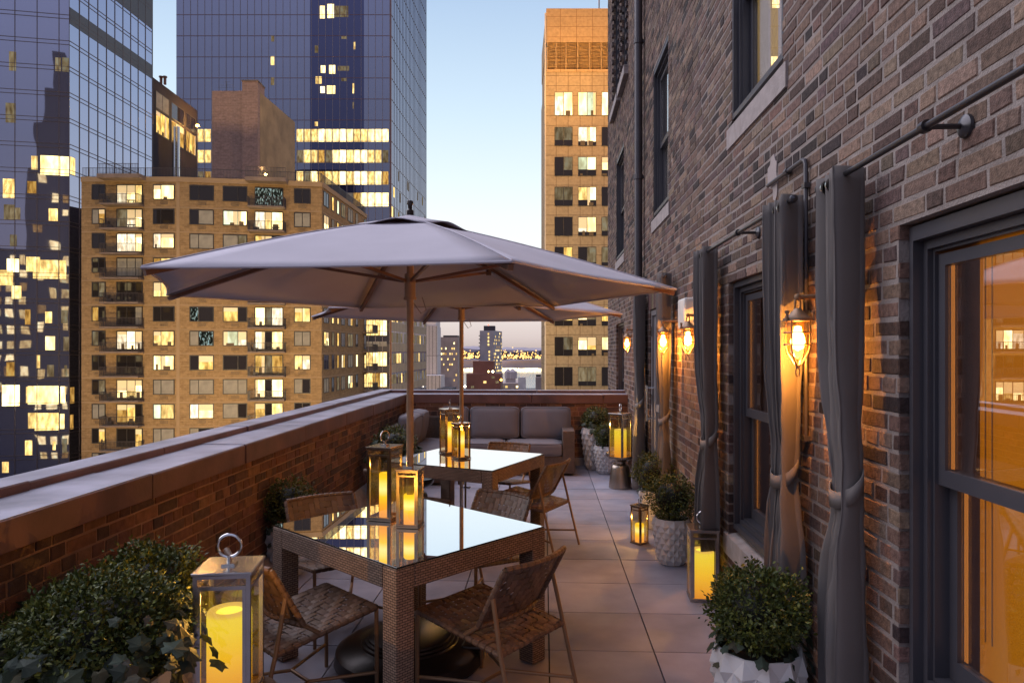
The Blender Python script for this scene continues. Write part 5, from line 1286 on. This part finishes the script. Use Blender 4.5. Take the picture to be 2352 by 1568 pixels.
# ---- ground, river and far shore
MT['ground'] = mat('city_ground', (.05, .045, .045), .9, var=.3, vs=.02)
w = MB(); w.quad((-3000, -600, GZ), (3000, -600, GZ), (3000, 930, GZ), (-3000, 930, GZ)); tag(w.build('ground', MT['ground']), kind='structure')
MT['water'] = mat('river_water', (.05, .07, .10), .22, bump=.12, bs=.05, spec=.8)
w = MB(); w.quad((-4000, 930, GZ - .5), (4000, 930, GZ - .5), (4000, 1800, GZ - .5), (-4000, 1800, GZ - .5)); tag(w.build('river', MT['water']), kind='structure')
MT['cliff'] = mat('far_cliff', (.19, .16, .18), .95, var=.25, vs=.01)
MT['far_hill'] = mat('far_hill', (.30, .25, .28), .95, var=.15, vs=.004)
def ridge(name, Y, z0, zt, dep, m, amp, seed):
    rg = random.Random(seed); q = MB(); n = 160; a = []; bb = []; c = []
    for i in range(n + 1):
        x = -2200 + 4400 * i / n; h = zt + amp * (math.sin(i * .21 + seed) + .6 * math.sin(i * .63) + rg.uniform(-.5, .5))
        a.append((x, Y + 12 * math.sin(i * .4), z0)); bb.append((x, Y + 20, h)); c.append((x, Y + dep, h + dep * .022))
    q.add(a + bb + c, [(i, i + 1, n + 2 + i, n + 1 + i) for i in range(n)] + [(n + 1 + i, n + 2 + i, 2 * n + 3 + i, 2 * n + 2 + i) for i in range(n)])
    tag(q.build(name, MT[m], None, True), kind='structure')
ridge('far_shore', 1790, GZ - 1, -21, 800, 'cliff', 1.6, 2); ridge('far_hills', 4200, GZ, 12, 900, 'far_hill', 5, 8)
MT['town_warm'] = glow('town_warm', (1, .56, .16), 3.0); MT['town_white'] = glow('town_white', (1, .84, .52), 2.6)
def scatter(name, m, n, f, seed):
    rg = random.Random(seed); q = MB()
    for _ in range(n):
        u, v, d, a, h = f(rg); x, y = pt(u, d); z = hz(v, d); q.box(x - a, y - a, z - h, x + a, y + a, z + h)
    tag(q.build(name, MT[m]), 'distant glimmering lights along the far river shore', 'town lights', kind='stuff')
scatter('pier_lights', 'town_white', 620, lambda r: (r.uniform(1062, 1252), 846 + abs(r.gauss(0, 4.2)), r.uniform(1680, 1770), r.uniform(1.0, 4.2), r.uniform(.4, 1.8)), 1)
scatter('town_lights', 'town_warm', 260, lambda r: (r.uniform(1058, 1254), 823 - abs(r.gauss(0, 7.5)), r.uniform(1795, 1805) + 0, r.uniform(.5, 2.0) * r.uniform(.5, 1.5), r.uniform(.5, 1.9)), 2)
MT['town_roof'] = mat('town_roof', (.13, .10, .105), .9)
rg = random.Random(12)
q = MB()
for _ in range(90):
    u = rg.uniform(1055, 1255); d = rg.uniform(1850, 2100); x, y = pt(u, d); a = rg.uniform(5, 14); q.box(x - a, y, -30, x + a, y + 14, hz(rg.uniform(806, 817), d))
tag(q.build('far_town', MT['town_roof']), 'far town on the bluff across the river', 'town', kind='stuff')

# ---- added low roof, unseen, with made-up fill spots that brighten the facades
MT['ground'] = MT['ground']
lowb = thing('added_low_building', 'unseen low flat roofed building added under the terrace to carry facade fill lights', 'building', (-10, 44, GZ))
w = MB(); w.box(-46, 30, GZ, 24, 50, -10.5); bpart(w, 'wall', 'ground', lowb)
def fill_spot(x, y, tx_, ty_, tz_, P, col, ang=70):
    l = bpy.data.lights.new('facade_fill_light', 'SPOT'); l.energy = P; l.color = col; l.spot_size = R(ang); l.spot_blend = .6; l.shadow_soft_size = .4
    o = bpy.data.objects.new('facade_fill_light', l); COL.objects.link(o); o.location = (x, y, -9.6)
    o.rotation_euler = (Vector((tx_, ty_, tz_)) - Vector(o.location)).to_track_quat('-Z', 'Y').to_euler()
    f = MB(); f.bbox(-.25, -.15, -.9, .25, .15, -.35, .04); fo = f.build('fill_light_housing', MT['rail_metal'], lowb); fo.location = Vector((x, y - .3, -9.6)) - lowb.location
NA = (1.0, .71, .36)
for x, tx_ in ((-44, -47), (-33, -36), (-22, -26)): fill_spot(x, 43, tx_, 80, 9, 23000, NA, 85)
fill_spot(-8, 44, -21, 92, 6, 20000, NA, 70)
fill_spot(-2, 46, -28, 190, 0, 420000, (1, .72, .38), 22)
fill_spot(4, 40, 8, 88, 10, 34000, (1, .73, .36), 75); fill_spot(14, 40, 10, 88, 26, 32000, (1, .69, .30), 60)
cl = bpy.data.lights.new('crown_light', 'POINT'); cl.energy = 11000; cl.color = (1, .5, .12); cl.shadow_soft_size = .5
o = bpy.data.objects.new('crown_light', cl); COL.objects.link(o); o.location = Vector((*pt(1340, 76), zr3 - 8)) - Vector(t3.location); o.parent = t3

# ---- towers behind the eye, seen only as reflections in the glass
MT['dusk_wall'] = mat('dusk_wall', (.04, .03, .035), .9)
rg = random.Random(41)
def back_tower(x0, x1, y, tops, label, p, pitch=(3.0, 4.0)):
    t = thing('office_tower', label, 'office tower', ((x0 + x1) / 2, y - 6, GZ))
    w = MB(); zprev = GZ
    for k, (ins, zt_) in enumerate(tops): w.box(x0 + ins, y - 14 + ins, zprev, x1 - ins, y - ins, zt_); zprev = zt_ + .002
    bpart(w, 'wall', 'dusk_wall', t); F = Fac((x1, y), (x0, y)); c = 0
    z = tops[0][1] - 3
    while z > -30 and c < 98:
        s = 1.5
        while s < x1 - x0 - 1:
            if rg.random() < p and c < 98: inst('lit_window', boxmesh('lit_window', pitch[0] * .55, 1.9, .1, KIND[rg.choice('LWWLA')]), t, F.M(s, z, .05, t.location)); c += 1
            s += pitch[0]
        z -= pitch[1]
back_tower(-81, -70, -6, [(0, 44), (1.2, 56), (2.4, 64), (4.2, 74)], 'stepped dark tower seen only mirrored in the glass', .55, (2.4, 3.8))
back_tower(-112, -82, -14, [(0, 26)], 'bright office block seen only mirrored in the near glass tower', .88, (2.6, 3.4))
